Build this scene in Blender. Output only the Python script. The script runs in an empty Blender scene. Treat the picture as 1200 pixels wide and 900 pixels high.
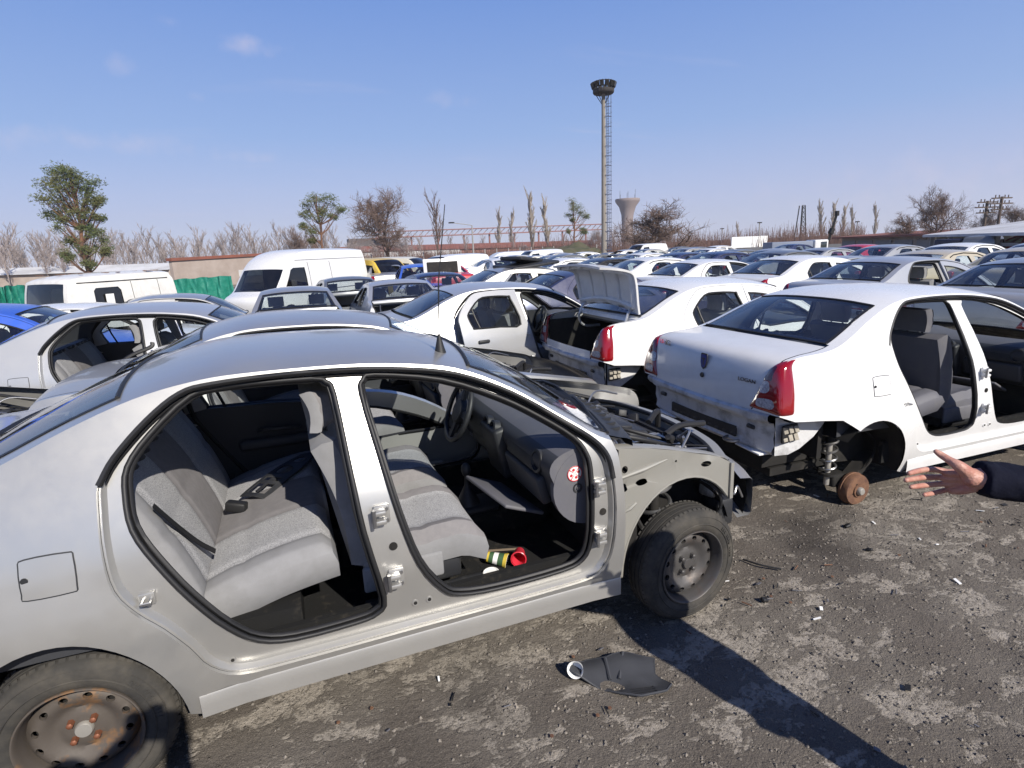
import bpy, bmesh, math, random
import numpy as np
from mathutils import Vector, Matrix, Euler
from mathutils.geometry import delaunay_2d_cdt

rnd = random.Random(7)
SC = bpy.context.scene
COL = SC.collection
R = math.radians

# ------------------------------------------------------------------ camera
F_PX, YAW, PITCH, ROLL = 665.5, -0.370, 0.233, -0.043
CAM = Vector((-0.445, -2.938, 1.929))
_cy, _sy, _cp, _sp = math.cos(YAW), math.sin(YAW), math.cos(PITCH), math.sin(PITCH)
FWD = Vector((-_sy * _cp, _cy * _cp, -_sp))
_r0 = Vector((_cy, _sy, 0.0)); _u0 = _r0.cross(FWD)
RGT = _r0 * math.cos(ROLL) + _u0 * math.sin(ROLL)
UPV = _u0 * math.cos(ROLL) - _r0 * math.sin(ROLL)
cam_d = bpy.data.cameras.new('camera'); cam = bpy.data.objects.new('camera', cam_d); COL.objects.link(cam)
cam_d.sensor_width = 36.0; cam_d.lens = 36.0 * F_PX / 1200.0
cam_d.clip_start = 0.05; cam_d.clip_end = 3000
cam.matrix_world = Matrix(((RGT.x, UPV.x, -FWD.x, CAM.x), (RGT.y, UPV.y, -FWD.y, CAM.y), (RGT.z, UPV.z, -FWD.z, CAM.z), (0, 0, 0, 1)))
SC.camera = cam

def sight(px, py):
    return RGT * ((px - 600) / F_PX) - UPV * ((py - 450) / F_PX) + FWD
def at(px, py, d):
    """world point seen at photo pixel (px,py), d metres away horizontally"""
    v = sight(px, py); h = math.hypot(v.x, v.y)
    return CAM + v * (d / h)
def gnd(px, d, z=0.0):
    p = at(px, 300, d); return Vector((p.x, p.y, z))
def zat(px, py, d):
    return at(px, py, d).z

# ------------------------------------------------------------------ materials
def mat(name, col=(.5, .5, .5), rough=.5, metal=0., spec=.5, coat=0., noise=None, bump=None, emit=None):
    m = bpy.data.materials.new(name); m.use_nodes = True
    nt = m.node_tree; b = nt.nodes['Principled BSDF']
    b.inputs['Base Color'].default_value = (*col, 1)
    b.inputs['Roughness'].default_value = rough
    b.inputs['Metallic'].default_value = metal
    b.inputs['Specular IOR Level'].default_value = spec
    b.inputs['Coat Weight'].default_value = coat
    b.inputs['Coat Roughness'].default_value = .06
    tc = nt.nodes.new('ShaderNodeTexCoord')
    if noise:                                           # (colour2, scale, low, high[, detail])
        n = nt.nodes.new('ShaderNodeTexNoise'); n.inputs['Scale'].default_value = noise[1]; n.inputs['Detail'].default_value = noise[4] if len(noise) > 4 else 6
        n.inputs['Roughness'].default_value = .65
        nt.links.new(tc.outputs['Object'], n.inputs['Vector'])
        mr = nt.nodes.new('ShaderNodeMapRange'); mr.inputs[1].default_value = noise[2]; mr.inputs[2].default_value = noise[3]
        nt.links.new(n.outputs['Fac'], mr.inputs[0])
        mx = nt.nodes.new('ShaderNodeMix'); mx.data_type = 'RGBA'
        mx.inputs[6].default_value = (*col, 1); mx.inputs[7].default_value = (*noise[0], 1)
        nt.links.new(mr.outputs[0], mx.inputs[0]); nt.links.new(mx.outputs[2], b.inputs['Base Color'])
    if bump:                                            # (scale, strength, distance)
        n = nt.nodes.new('ShaderNodeTexNoise'); n.inputs['Scale'].default_value = bump[0]; n.inputs['Detail'].default_value = 4
        nt.links.new(tc.outputs['Object'], n.inputs['Vector'])
        bp = nt.nodes.new('ShaderNodeBump'); bp.inputs['Strength'].default_value = bump[1]; bp.inputs['Distance'].default_value = bump[2]
        nt.links.new(n.outputs['Fac'], bp.inputs['Height']); nt.links.new(bp.outputs[0], b.inputs['Normal'])
    if emit:
        b.inputs['Emission Color'].default_value = (*emit[0], 1); b.inputs['Emission Strength'].default_value = emit[1]
    return m

def paint(name, col, metal=0., rough=.3, dirt=(.25, .22, .18), amt=.35):
    """car paint with clear coat, road dirt rising from the sills and a thin dust film"""
    m = bpy.data.materials.new(name); m.use_nodes = True
    nt = m.node_tree; b = nt.nodes['Principled BSDF']; N = nt.nodes.new; Lk = nt.links.new
    tc = N('ShaderNodeTexCoord'); sx = N('ShaderNodeSeparateXYZ'); Lk(tc.outputs['Object'], sx.inputs[0])
    n1 = N('ShaderNodeTexNoise'); n1.inputs['Scale'].default_value = 5; n1.inputs['Detail'].default_value = 9; n1.inputs['Roughness'].default_value = .7
    Lk(tc.outputs['Object'], n1.inputs['Vector'])
    hz = N('ShaderNodeMapRange'); hz.inputs[1].default_value = .62; hz.inputs[2].default_value = .22; hz.inputs[3].default_value = 0; hz.inputs[4].default_value = .55
    Lk(sx.outputs['Z'], hz.inputs[0])
    nz = N('ShaderNodeMapRange'); nz.inputs[1].default_value = .42; nz.inputs[2].default_value = .8; Lk(n1.outputs['Fac'], nz.inputs[0])
    ad = N('ShaderNodeMath'); ad.operation = 'MULTIPLY_ADD'; Lk(nz.outputs[0], ad.inputs[0]); ad.inputs[1].default_value = .5; Lk(hz.outputs[0], ad.inputs[2])
    ml = N('ShaderNodeMath'); ml.operation = 'MULTIPLY'; ml.use_clamp = True; Lk(ad.outputs[0], ml.inputs[0]); ml.inputs[1].default_value = amt
    mx = N('ShaderNodeMix'); mx.data_type = 'RGBA'; mx.inputs[6].default_value = (*col, 1); mx.inputs[7].default_value = (*dirt, 1)
    Lk(ml.outputs[0], mx.inputs[0]); Lk(mx.outputs[2], b.inputs['Base Color'])
    rg = N('ShaderNodeMapRange'); rg.inputs[3].default_value = rough; rg.inputs[4].default_value = .75; Lk(ml.outputs[0], rg.inputs[0]); Lk(rg.outputs[0], b.inputs['Roughness'])
    me = N('ShaderNodeMapRange'); me.inputs[3].default_value = metal; me.inputs[4].default_value = 0; Lk(ml.outputs[0], me.inputs[0]); Lk(me.outputs[0], b.inputs['Metallic'])
    b.inputs['Coat Weight'].default_value = .55; b.inputs['Coat Roughness'].default_value = .05
    n2 = N('ShaderNodeTexNoise'); n2.inputs['Scale'].default_value = 2.3; n2.inputs['Detail'].default_value = 1; Lk(tc.outputs['Object'], n2.inputs['Vector'])
    bp = N('ShaderNodeBump'); bp.inputs['Strength'].default_value = .25; bp.inputs['Distance'].default_value = .006
    Lk(n2.outputs['Fac'], bp.inputs['Height']); Lk(bp.outputs[0], b.inputs['Normal']); Lk(bp.outputs[0], b.inputs['Coat Normal'])
    return m

def glassmat(name, tint=(.84, .89, .89), rough=.0, refl=1.0, dust=.03):
    m = bpy.data.materials.new(name); m.use_nodes = True
    nt = m.node_tree; nt.nodes.clear(); N = nt.nodes.new; Lk = nt.links.new
    out = N('ShaderNodeOutputMaterial'); tr = N('ShaderNodeBsdfTransparent'); tr.inputs[0].default_value = (*tint, 1)
    gl = N('ShaderNodeBsdfGlossy'); gl.inputs['Roughness'].default_value = rough; gl.inputs['Color'].default_value = (refl, refl, refl, 1)
    lw = N('ShaderNodeLayerWeight'); lw.inputs['Blend'].default_value = .5
    pw_ = N('ShaderNodeMath'); pw_.operation = 'POWER'; pw_.inputs[1].default_value = 4.2; Lk(lw.outputs['Facing'], pw_.inputs[0])
    fm = N('ShaderNodeMath'); fm.operation = 'MULTIPLY_ADD'; fm.use_clamp = True; fm.inputs[1].default_value = .85; fm.inputs[2].default_value = .07; Lk(pw_.outputs[0], fm.inputs[0])
    mx = N('ShaderNodeMixShader'); Lk(fm.outputs[0], mx.inputs[0]); Lk(tr.outputs[0], mx.inputs[1]); Lk(gl.outputs[0], mx.inputs[2])
    df = N('ShaderNodeBsdfDiffuse'); df.inputs[0].default_value = (.42, .40, .36, 1)
    n = N('ShaderNodeTexNoise'); n.inputs['Scale'].default_value = 6; n.inputs['Detail'].default_value = 8; tc = N('ShaderNodeTexCoord'); Lk(tc.outputs['Object'], n.inputs['Vector'])
    mr = N('ShaderNodeMapRange'); mr.inputs[1].default_value = .35; mr.inputs[2].default_value = .8; mr.inputs[3].default_value = dust * .25; mr.inputs[4].default_value = dust
    Lk(n.outputs['Fac'], mr.inputs[0])
    m2 = N('ShaderNodeMixShader'); Lk(mr.outputs[0], m2.inputs[0]); Lk(mx.outputs[0], m2.inputs[1]); Lk(df.outputs[0], m2.inputs[2])
    Lk(m2.outputs[0], out.inputs[0])
    return m

M = {}
M['white'] = paint('white_paint', (.74, .74, .73), 0., .25, amt=.30)
M['silver'] = paint('silver_paint', (.49, .485, .465), .66, .31, amt=.34)
M['silver2'] = paint('pale_silver_paint', (.52, .525, .53), .55, .33, amt=.28)
M['apron'] = paint('chalky_silver_paint', (.27, .265, .24), .15, .5, amt=.6)
M['grey'] = paint('grey_paint', (.16, .17, .18), .4, .3)
M['navy'] = paint('navy_paint', (.02, .03, .09), .2, .25)
M['black'] = paint('black_paint', (.012, .013, .016), .1, .22)
M['purple'] = paint('violet_blue_paint', (.035, .04, .09), .3, .3)
M['blue'] = paint('bright_blue_paint', (.04, .12, .55), .1, .35)
M['red'] = paint('red_paint', (.45, .02, .03), 0., .3)
M['yellow'] = paint('yellow_paint', (.62, .42, .04), 0., .35)
M['beige'] = paint('beige_paint', (.45, .40, .30), 0., .35)
M['cream'] = paint('cream_paint', (.66, .62, .50), 0., .4)
M['oldwhite'] = paint('weathered_white_paint', (.72, .71, .67), 0., .55, dirt=(.28, .2, .13), amt=.6)
M['glass'] = glassmat('car_glass')
M['darkglass'] = glassmat('tinted_glass', (.22, .25, .26))
M['rubber'] = mat('black_rubber', (.014, .014, .015), .55, bump=(300, .3, .001))
M['plastic'] = mat('black_plastic', (.022, .023, .026), .5, bump=(400, .25, .001), noise=((.05, .05, .048), 9, .5, .8))
M['dark'] = mat('underbody_dark', (.020, .019, .018), .8, spec=.2, noise=((.05, .046, .04), 6, .5, .85))
M['carpet'] = mat('dusty_carpet', (.018, .018, .018), .95, spec=.1, noise=((.075, .065, .05), 14, .55, .85), bump=(250, .8, .004))
M['cloth_light'] = mat('patterned_seat_cloth', (.44, .44, .445), .9, spec=.15, noise=((.25, .25, .255), 240, .42, .58, 2), bump=(260, .5, .002))
M['cloth_grey'] = mat('plain_seat_cloth', (.20, .192, .195), .9, spec=.15, noise=((.24, .23, .23), 30, .4, .8), bump=(420, .4, .0015))
M['cloth_side'] = mat('seat_side_cloth', (.255, .255, .26), .85, spec=.2, noise=((.21, .21, .21), 12, .4, .8), bump=(420, .3, .001))
M['cloth_dark'] = mat('dark_seat_cloth', (.035, .036, .045), .9, spec=.15, bump=(300, .4, .002))
M['trim'] = mat('charcoal_trim', (.046, .048, .054), .55, bump=(350, .3, .001))
M['lid_inner'] = mat('pale_inner_panel', (.74, .74, .74), .45, noise=((.60, .60, .60), 5, .45, .8))
M['trim_grey'] = mat('grey_trim', (.115, .115, .13), .6, bump=(350, .3, .001), noise=((.16, .155, .15), 6, .5, .9))
M['trim_pale'] = mat('pale_door_trim', (.30, .30, .29), .6, bump=(300, .2, .001))
M['headliner'] = mat('headliner_cloth', (.22, .21, .19), .95, spec=.1)
M['tyre'] = mat('worn_tyre', (.042, .040, .037), .8, spec=.25, noise=((.11, .098, .08), 7, .45, .85, 9), bump=(120, .35, .002))
M['rim'] = mat('rusty_steel_rim', (.088, .074, .062), .65, metal=.12, noise=((.19, .105, .05), 8.5, .57, .66, 4), bump=(80, .3, .001))
M['rimfront'] = mat('dull_steel_rim', (.105, .10, .097), .5, metal=.5, noise=((.12, .085, .065), 6, .55, .85, 4), bump=(80, .3, .001))
M['hubcap'] = mat('pale_hub_metal', (.42, .40, .36), .5, metal=.5)
M['bolt'] = mat('rusty_bolt', (.22, .085, .045), .55, metal=.4)
M['rust'] = mat('rusty_brake_drum', (.20, .105, .06), .8, metal=.2, noise=((.10, .05, .035), 18, .4, .7), bump=(90, .5, .003))
M['steel'] = mat('dull_steel', (.40, .40, .40), .38, metal=.9, noise=((.2, .19, .18), 12, .5, .8))
M['alu'] = mat('cast_aluminium', (.55, .55, .54), .45, metal=.8, noise=((.2, .19, .17), 20, .45, .75), bump=(60, .6, .006))
M['valance'] = mat('dirty_bare_panel', (.60, .60, .60), .5, metal=.05, noise=((.13, .12, .11), 7, .48, .80, 9), bump=(14, .5, .012))
M['tail_red'] = mat('red_light_lens', (.24, .004, .008), .10, coat=1.0)
M['tail_dark'] = mat('dark_red_lens', (.07, .003, .006), .10, coat=1.0)
M['tail_white'] = mat('clear_light_lens', (.55, .52, .54), .2, coat=1.0, noise=((.25, .24, .26), 60, .4, .6))
M['headlens'] = mat('headlight_lens', (.55, .58, .60), .08, coat=1.0)
M['amber'] = mat('amber_lens', (.6, .22, .02), .15, coat=1.)
M['vent'] = mat('dusty_vent_grille', (.36, .33, .27), .8, noise=((.2, .18, .15), 20, .4, .7))
M['text_chrome'] = mat('badge_chrome', (.06, .06, .065), .3, metal=.6)
M['badge_blue'] = mat('badge_blue', (.015, .03, .22), .3, coat=.6)
M['paper'] = mat('white_paper', (.78, .77, .74), .8)
M['redmark'] = mat('red_print', (.55, .03, .04), .5)
M['whiteplastic'] = mat('white_plastic', (.82, .82, .80), .4)
M['redplastic'] = mat('red_plastic', (.62, .035, .06), .35)
M['cupgreen'] = mat('green_print', (.05, .11, .05), .5)
M['cupyellow'] = mat('yellow_print', (.60, .45, .06), .5)
M['wood'] = mat('stick_wood', (.22, .17, .12), .8)
M['skin'] = mat('skin', (.47, .25, .19), .5, noise=((.36, .13, .10), 38, .42, .72), bump=(95, .7, .004))
M['jacket'] = mat('navy_cloth', (.006, .007, .016), .9, spec=.15, bump=(120, .5, .003))
M['trousers'] = mat('dark_trousers', (.02, .022, .03), .9, spec=.1)
M['shoe'] = mat('black_shoe', (.012, .011, .010), .5)
M['hair'] = mat('dark_hair', (.015, .010, .008), .6)

# ------------------------------------------------------------------ mesh builder
class MB:
    def __init__(s): s.v = []; s.f = []; s.m = []
    def add(s, vs, fs, m=0, T=None):
        o = len(s.v)
        if T is not None: vs = [T @ Vector(p) for p in vs]
        s.v.extend(tuple(p) for p in vs)
        for i, f in enumerate(fs):
            s.f.append(tuple(o + k for k in f)); s.m.append(m if isinstance(m, int) else m[i])
    def box(s, c, d, m=0, rot=None, bev=0., seg=2, taper=None):
        bm = bmesh.new(); bmesh.ops.create_cube(bm, size=1.0)
        for v in bm.verts:
            k = 1.0
            if taper and v.co.z > 0: v.co.x *= taper[0]; v.co.y *= taper[1]
            v.co = Vector((v.co.x * d[0], v.co.y * d[1], v.co.z * d[2]))
        if bev: bmesh.ops.bevel(bm, geom=list(bm.edges), offset=bev, segments=seg, affect='EDGES', profile=.5)
        T = Matrix.Translation(c) @ (Euler(rot).to_matrix().to_4x4() if rot else Matrix())
        bm.verts.index_update()
        s.add([T @ v.co for v in bm.verts], [[v.index for v in f.verts] for f in bm.faces], m); bm.free()
    def bar(s, a, b, w, h, m=0):
        a, b = Vector(a), Vector(b); d = b - a; L = d.length
        q = d.to_track_quat('X', 'Z').to_euler()
        s.box((a + b) / 2, (L, w, h), m, q)
    def tube(s, path, r, n=8, m=0, closed=False, caps=True, flat=1.0):
        P = [Vector(p) for p in path]; k = len(P)
        if k < 2: return
        rs = r if isinstance(r, (list, tuple)) else [r] * k
        vs = []; nrm = None
        for i in range(k):
            a = P[i - 1] if (i > 0 or closed) else P[i]; b = P[(i + 1) % k] if (i < k - 1 or closed) else P[i]
            t = (b - a); t = t.normalized() if t.length > 1e-9 else Vector((0, 0, 1))
            if nrm is None:
                nrm = t.orthogonal().normalized()
                if abs(t.z) < .95: nrm = (Vector((0, 0, 1)) - t * t.z).normalized()
            nrm = (nrm - t * nrm.dot(t)); nrm = nrm.normalized() if nrm.length > 1e-6 else t.orthogonal().normalized()
            bn = t.cross(nrm)
            for j in range(n):
                an = 2 * math.pi * j / n
                vs.append(P[i] + (nrm * math.cos(an) + bn * math.sin(an) * flat) * rs[i])
        fs = []
        for i in range(k if closed else k - 1):
            for j in range(n):
                a = i * n + j; b = i * n + (j + 1) % n; c = ((i + 1) % k) * n
                fs.append((a, b, c + (j + 1) % n, c + j))
        if caps and not closed and n > 2: fs.append(tuple(range(n))[::-1]); fs.append(tuple((k - 1) * n + j for j in range(n)))
        s.add(vs, fs, m)
    def lathe(s, prof, n=32, T=None, m=0, cap0=False, cap1=False):
        """profile [(r, h[, mat])] round local Z"""
        vs = []; fs = []; ms = []
        for p in prof:
            for j in range(n):
                a = 2 * math.pi * j / n; vs.append((p[0] * math.cos(a), p[0] * math.sin(a), p[1]))
        for i in range(len(prof) - 1):
            for j in range(n):
                fs.append((i * n + j, i * n + (j + 1) % n, (i + 1) * n + (j + 1) % n, (i + 1) * n + j)); ms.append(prof[i][2] if len(prof[i]) > 2 else m)
        if cap0: fs.append(tuple(range(n))[::-1]); ms.append(m)
        if cap1: fs.append(tuple((len(prof) - 1) * n + j for j in range(n))); ms.append(prof[-1][2] if len(prof[-1]) > 2 else m)
        s.add(vs, fs, ms, T)
    def grid(s, rows, m=0, cu=False, flip=False, fm=None):
        nr, nc = len(rows), len(rows[0]); vs = [p for r in rows for p in r]; fs = []; ms = []
        for i in range(nr - 1):
            for j in range(nc if cu else nc - 1):
                q = (i * nc + j, i * nc + (j + 1) % nc, (i + 1) * nc + (j + 1) % nc, (i + 1) * nc + j)
                fs.append(q[::-1] if flip else q); ms.append(fm(i, j) if fm else m)
        s.add(vs, fs, ms)
    def prism(s, poly, off, m=0, T=None):
        """closed extrusion of a 3D polygon by vector off"""
        n = len(poly); P = [Vector(p) for p in poly]; o = Vector(off)
        vs = P + [p + o for p in P]
        fs = [tuple(range(n))[::-1], tuple(range(n, 2 * n))] + [(i, (i + 1) % n, n + (i + 1) % n, n + i) for i in range(n)]
        s.add(vs, fs, m, T)
    def mesh(s, name, mats, smooth=45, merge=.0):
        me = bpy.data.meshes.new(name)
        v, f, mi = s.v, s.f, s.m
        me.from_pydata(v, [], f)
        for m_ in mats: me.materials.append(m_)
        me.polygons.foreach_set('material_index', mi)
        if merge:
            bm = bmesh.new(); bm.from_mesh(me); bmesh.ops.remove_doubles(bm, verts=bm.verts, dist=merge)
            bm.to_mesh(me); bm.free()
        if smooth:
            me.polygons.foreach_set('use_smooth', [True] * len(me.polygons)); me.set_sharp_from_angle(angle=R(smooth))
        me.update()
        return me
    def build(s, name, mats, parent=None, smooth=45, merge=0.):
        return link(name, s.mesh(name, mats if isinstance(mats, (list, tuple)) else [mats], smooth, merge), parent)

def link(name, me, parent=None):
    o = bpy.data.objects.new(name, me); COL.objects.link(o)
    if parent is not None: o.parent = parent
    return o
def tag(o, label=None, cat=None, group=None, kind=None):
    if label: o['label'] = label
    if cat: o['category'] = cat
    if group: o['group'] = group
    if kind: o['kind'] = kind
    return o
def empty(name, loc=(0, 0, 0), rz=0., parent=None):
    o = bpy.data.objects.new(name, None); COL.objects.link(o); o.location = loc; o.rotation_euler = (0, 0, rz); o.empty_display_size = .2
    if parent is not None: o.parent = parent
    return o
CACHE = {}
def part(name, key, fn, parent, mats):
    """object over a cached mesh; mats are set per object"""
    if key not in CACHE:
        CACHE[key] = fn()
    me = CACHE[key]; o = link(name, me, parent)
    for i, m_ in enumerate(mats):
        if m_ is not None and i < len(o.material_slots):
            o.material_slots[i].link = 'OBJECT'; o.material_slots[i].material = m_
    return o
def copy_tree(o, parent=None):
    c = o.copy(); COL.objects.link(c)
    if parent is not None: c.parent = parent
    for ch in list(o.children): copy_tree(ch, c)
    return c

# ------------------------------------------------------------------ 2D helpers
def cr(pts, n=6, closed=False):
    """Catmull-Rom resampling"""
    P = [Vector(p) for p in pts]; k = len(P); out = []
    for i in range(k if closed else k - 1):
        p0 = P[(i - 1) % k] if (closed or i > 0) else P[i] * 2 - P[i + 1]
        p1 = P[i]; p2 = P[(i + 1) % k]
        p3 = P[(i + 2) % k] if (closed or i + 2 < k) else P[i + 1] * 2 - P[i]
        for j in range(n):
            t = j / n
            out.append(.5 * ((2 * p1) + (-p0 + p2) * t + (2 * p0 - 5 * p1 + 4 * p2 - p3) * t * t + (-p0 + 3 * p1 - 3 * p2 + p3) * t ** 3))
    if not closed: out.append(P[-1].copy())
    return [tuple(p) for p in out]
def inside(p, poly):
    x, y = p; c = False; n = len(poly); j = n - 1
    for i in range(n):
        xi, yi = poly[i][0], poly[i][1]; xj, yj = poly[j][0], poly[j][1]
        if (yi > y) != (yj > y) and x < (xj - xi) * (y - yi) / (yj - yi) + xi: c = not c
        j = i
    return c
def pdist(p, poly):
    a = np.array(poly, float); b = np.roll(a, -1, 0); q = np.array(p, float); d = b - a
    t = np.clip(((q - a) * d).sum(1) / np.maximum((d * d).sum(1), 1e-12), 0, 1)
    return float(np.sqrt((((a + d * t[:, None]) - q) ** 2).sum(1)).min())
def resample(poly, step, closed=True):
    out = []; n = len(poly)
    for i in range(n if closed else n - 1):
        a = Vector(poly[i]); b = Vector(poly[(i + 1) % n]); k = max(1, int(round((b - a).length / step)))
        for j in range(k): out.append(tuple(a.lerp(b, j / k)))
    if not closed: out.append(tuple(poly[-1]))
    return out
def tri_region(outer, holes=(), step=.08):
    """triangulated polygon with holes and inner grid points: (points, tris)"""
    loops = [[tuple(p[:2]) for p in outer]] + [[tuple(p[:2]) for p in h] for h in holes]
    vs = []; es = []
    for lp in loops:
        o = len(vs); vs.extend(lp); es.extend((o + i, o + (i + 1) % len(lp)) for i in range(len(lp)))
    xs = [p[0] for p in loops[0]]; ys = [p[1] for p in loops[0]]
    y = min(ys) + step / 2; row = 0
    while y < max(ys):
        x = min(xs) + step / 2 + (step / 2 if row % 2 else 0)
        while x < max(xs):
            if inside((x, y), loops[0]) and not any(inside((x, y), h) for h in loops[1:]) and min(pdist((x, y), lp) for lp in loops) > step * .45: vs.append((x, y))
            x += step
        y += step * .87; row += 1
    r = delaunay_2d_cdt([Vector(p) for p in vs], es, [], 0, 1e-5)
    V = [tuple(p) for p in r[0]]; T = []
    for f in r[2]:
        c = (sum(V[i][0] for i in f) / len(f), sum(V[i][1] for i in f) / len(f))
        if inside(c, loops[0]) and not any(inside(c, h) for h in loops[1:]): T.append(tuple(f))
    return V, T
def lerp_tab(tab):
    xs = np.array([a for a, _ in tab]); ys = np.array([b for _, b in tab])
    g = np.linspace(xs[0], xs[-1], 241); v = np.interp(g, xs, ys)
    k = max(3, int(.09 / (g[1] - g[0])) | 1); pad = np.concatenate([np.full(k, 2 * v[0]) - v[1:k + 1][::-1], v, np.full(k, 2 * v[-1]) - v[-k - 1:-1][::-1]])
    v = np.convolve(pad, np.ones(k) / k, 'same')[k:-k]
    return lambda x: float(np.interp(x, g, v))
# ================================================================== saloon body
WZ = lerp_tab([(.05, .72), (.20, .755), (.27, .775), (.35, .81), (.5, .845), (.65, .865), (.8, .862), (.95, .838), (1.04, .812), (1.2, .74), (1.45, .61), (1.6, .53)])
WX = lerp_tab([(-2.3, .82), (-2.1, .925), (-1.95, .96), (-1.6, .985), (-1.1, 1), (1.1, 1), (1.6, .985), (1.9, .93), (2.03, .87), (2.2, .78)])
ARX, ARZ, AXR, AXF, AZ = .345, .425, -1.315, 1.315, .30
def sy(x, z):
    y = WZ(z) * WX(x)
    if .24 < z < 1.0:
        for cx in (AXR, AXF):
            d = math.hypot((x - cx) / ARX, (z - AZ) / ARZ)
            y += .017 * max(0., 1 - abs(d - 1.08) / .26) ** .8
    return y
EC = [(2.035, .60, 0, .10), (2.05, .72, 0, .10), (1.99, .815, .012, .10), (1.80, .865, .03, .10), (1.57, .915, .04, .11), (1.2, .99, .045, .12), (.86, 1.06, .03, .13),
      (.67, 1.175, .035, .12), (.43, 1.335, .04, .10), (.20, 1.44, .05, .06),
      (-.03, 1.482, .055, .02), (-.27, 1.503, .055, 0), (-.64, 1.51, .055, 0), (-.82, 1.498, .052, -.01), (-1.0, 1.462, .045, -.03),
      (-1.2, 1.39, .04, -.05), (-1.4, 1.30, .035, -.07), (-1.56, 1.238, .02, -.08),
      (-1.7, 1.212, .022, -.075), (-1.9, 1.198, .02, -.06), (-2.02, 1.17, .012, -.055),
      (-2.065, 1.10, 0, -.055), (-2.095, .95, 0, -.055), (-2.105, .84, 0, -.055)]
NS = 4
def _cr4(pts, n):
    P = np.array(pts, float); out = []
    for i in range(len(P) - 1):
        p0 = P[i - 1] if i else 2 * P[0] - P[1]; p1, p2 = P[i], P[i + 1]; p3 = P[i + 2] if i + 2 < len(P) else 2 * P[-1] - P[-2]
        for j in range(n):
            t = j / n; out.append(.5 * (2 * p1 + (p2 - p0) * t + (2 * p0 - 5 * p1 + 4 * p2 - p3) * t * t + (3 * p1 - p0 - 3 * p2 + p3) * t ** 3))
    out.append(P[-1]); return np.array(out)
ES = _cr4(EC, NS)
class Shape:
    """a body: edge line (x, z, crown, bow), half-width function, cross exponent"""
    def __init__(s, E, w, p=2.5): s.E = E; s.w = w; s.p = p; s.ye = [w(e[0], e[1]) for e in E]
    def P(s, i, t, off=0.):
        def q(i, t):
            x, z, h, b = s.E[i]; a = abs(t)
            return Vector((x + b * (1 - t * t), t * s.ye[i], z + h * (1 - a ** s.p)))
        p = q(i, t)
        if off:
            n = len(s.E); d1 = q(min(i + 1, n - 1), t) - q(max(i - 1, 0), t); e = .02
            d2 = q(i, min(1, t + e)) - q(i, max(-1, t - e)); nn = d1.cross(d2)
            if nn.length > 1e-9:
                nn.normalize()
                p = p + nn * off
        return p
    def strip(s, mb, i0, i1, ts, m=0, off=0., flip=False, fm=None):
        mb.grid([[s.P(i, t, off) for t in (ts(i) if callable(ts) else ts)] for i in range(i0, i1 + 1)], m, flip=flip, fm=fm)
SED = Shape(ES, sy)
T_FULL = [-1, -.985, -.96, -.92, -.85, -.75, -.6, -.4, -.2, 0, .2, .4, .6, .75, .85, .92, .96, .985, 1]
TGW, TGR = .90, .885                                   # glass edge of windscreen / rear window
def t_to(k): return [k * t / .985 for t in T_FULL[1:-1]]
I = lambda c: int(round(c * NS))
def sl(i):                                              # side edge of the boot lid
    c = i / NS
    return float(np.interp(c, [17, 18, 19, 20, 20.5, 21, 22, 23], [.90, .915, .94, .955, .94, .895, .80, .71]))

O_SPL = [(-.10, .388), (-.10, .60), (-.13, .80), (-.19, 1.05), (-.225, 1.30), (-.245, 1.488)]
O_REAR = [(-.10, .388), (-.3, .388), (-.6, .390), (-.78, .402), (-.87, .47), (-.92, .58), (-.98, .68), (-1.055, .77), (-1.105, .86), (-1.12, .98), (-1.122, 1.12), (-1.115, 1.21), (-1.065, 1.29), (-.96, 1.395), (-.85, 1.470), (-.74, 1.490), (-.5, 1.496), (-.245, 1.488)]
O_FRONT = [(-.245, 1.488), (-.03, 1.467), (.2, 1.422), (.43, 1.320), (.65, 1.172), (.775, 1.078), (.83, 1.0), (.845, .90), (.85, .75), (.84, .55), (.81, .45), (.74, .395), (.5, .385), (.2, .385), (-.10, .388)]
OR = cr(O_REAR, 3); OF = cr(O_FRONT, 3); OS = cr(O_SPL, 3)
O_ALL = OR[:-1] + OF[:-1]
IR_ = cr([(-.39, 1.458), (-.69, 1.466), (-.82, 1.447), (-.96, 1.335), (-1.035, 1.24), (-1.047, 1.15), (-1.035, 1.04), (-.98, .92), (-.89, .76), (-.79, .61), (-.7, .52), (-.57, .48), (-.34, .48), (-.25, .50), (-.22, .57), (-.27, .87), (-.29, 1.1), (-.31, 1.39), (-.335, 1.44)], 3, True)
IF_ = cr([(-.205, 1.38), (-.19, 1.43), (-.14, 1.447), (.14, 1.395), (.38, 1.295), (.54, 1.20), (.69, 1.09), (.74, 1.01), (.75, .94), (.745, .79), (.735, .59), (.70, .50), (.6, .465), (.28, .46), (.1, .485), (.02, .54), (-.07, .69), (-.13, .91), (-.17, 1.14)], 3, True)
W_R = cr([(-.30, 1.075), (-.345, 1.38), (-.37, 1.41), (-.60, 1.425), (-.78, 1.405), (-.965, 1.265), (-.985, 1.20), (-.955, 1.10), (-.93, 1.085), (-.6, 1.075)], 3, True)
W_F = cr([(-.135, 1.06), (-.18, 1.36), (-.165, 1.395), (.1, 1.355), (.38, 1.245), (.57, 1.135), (.66, 1.06), (.655, 1.045), (.3, 1.05)], 3, True)

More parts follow.
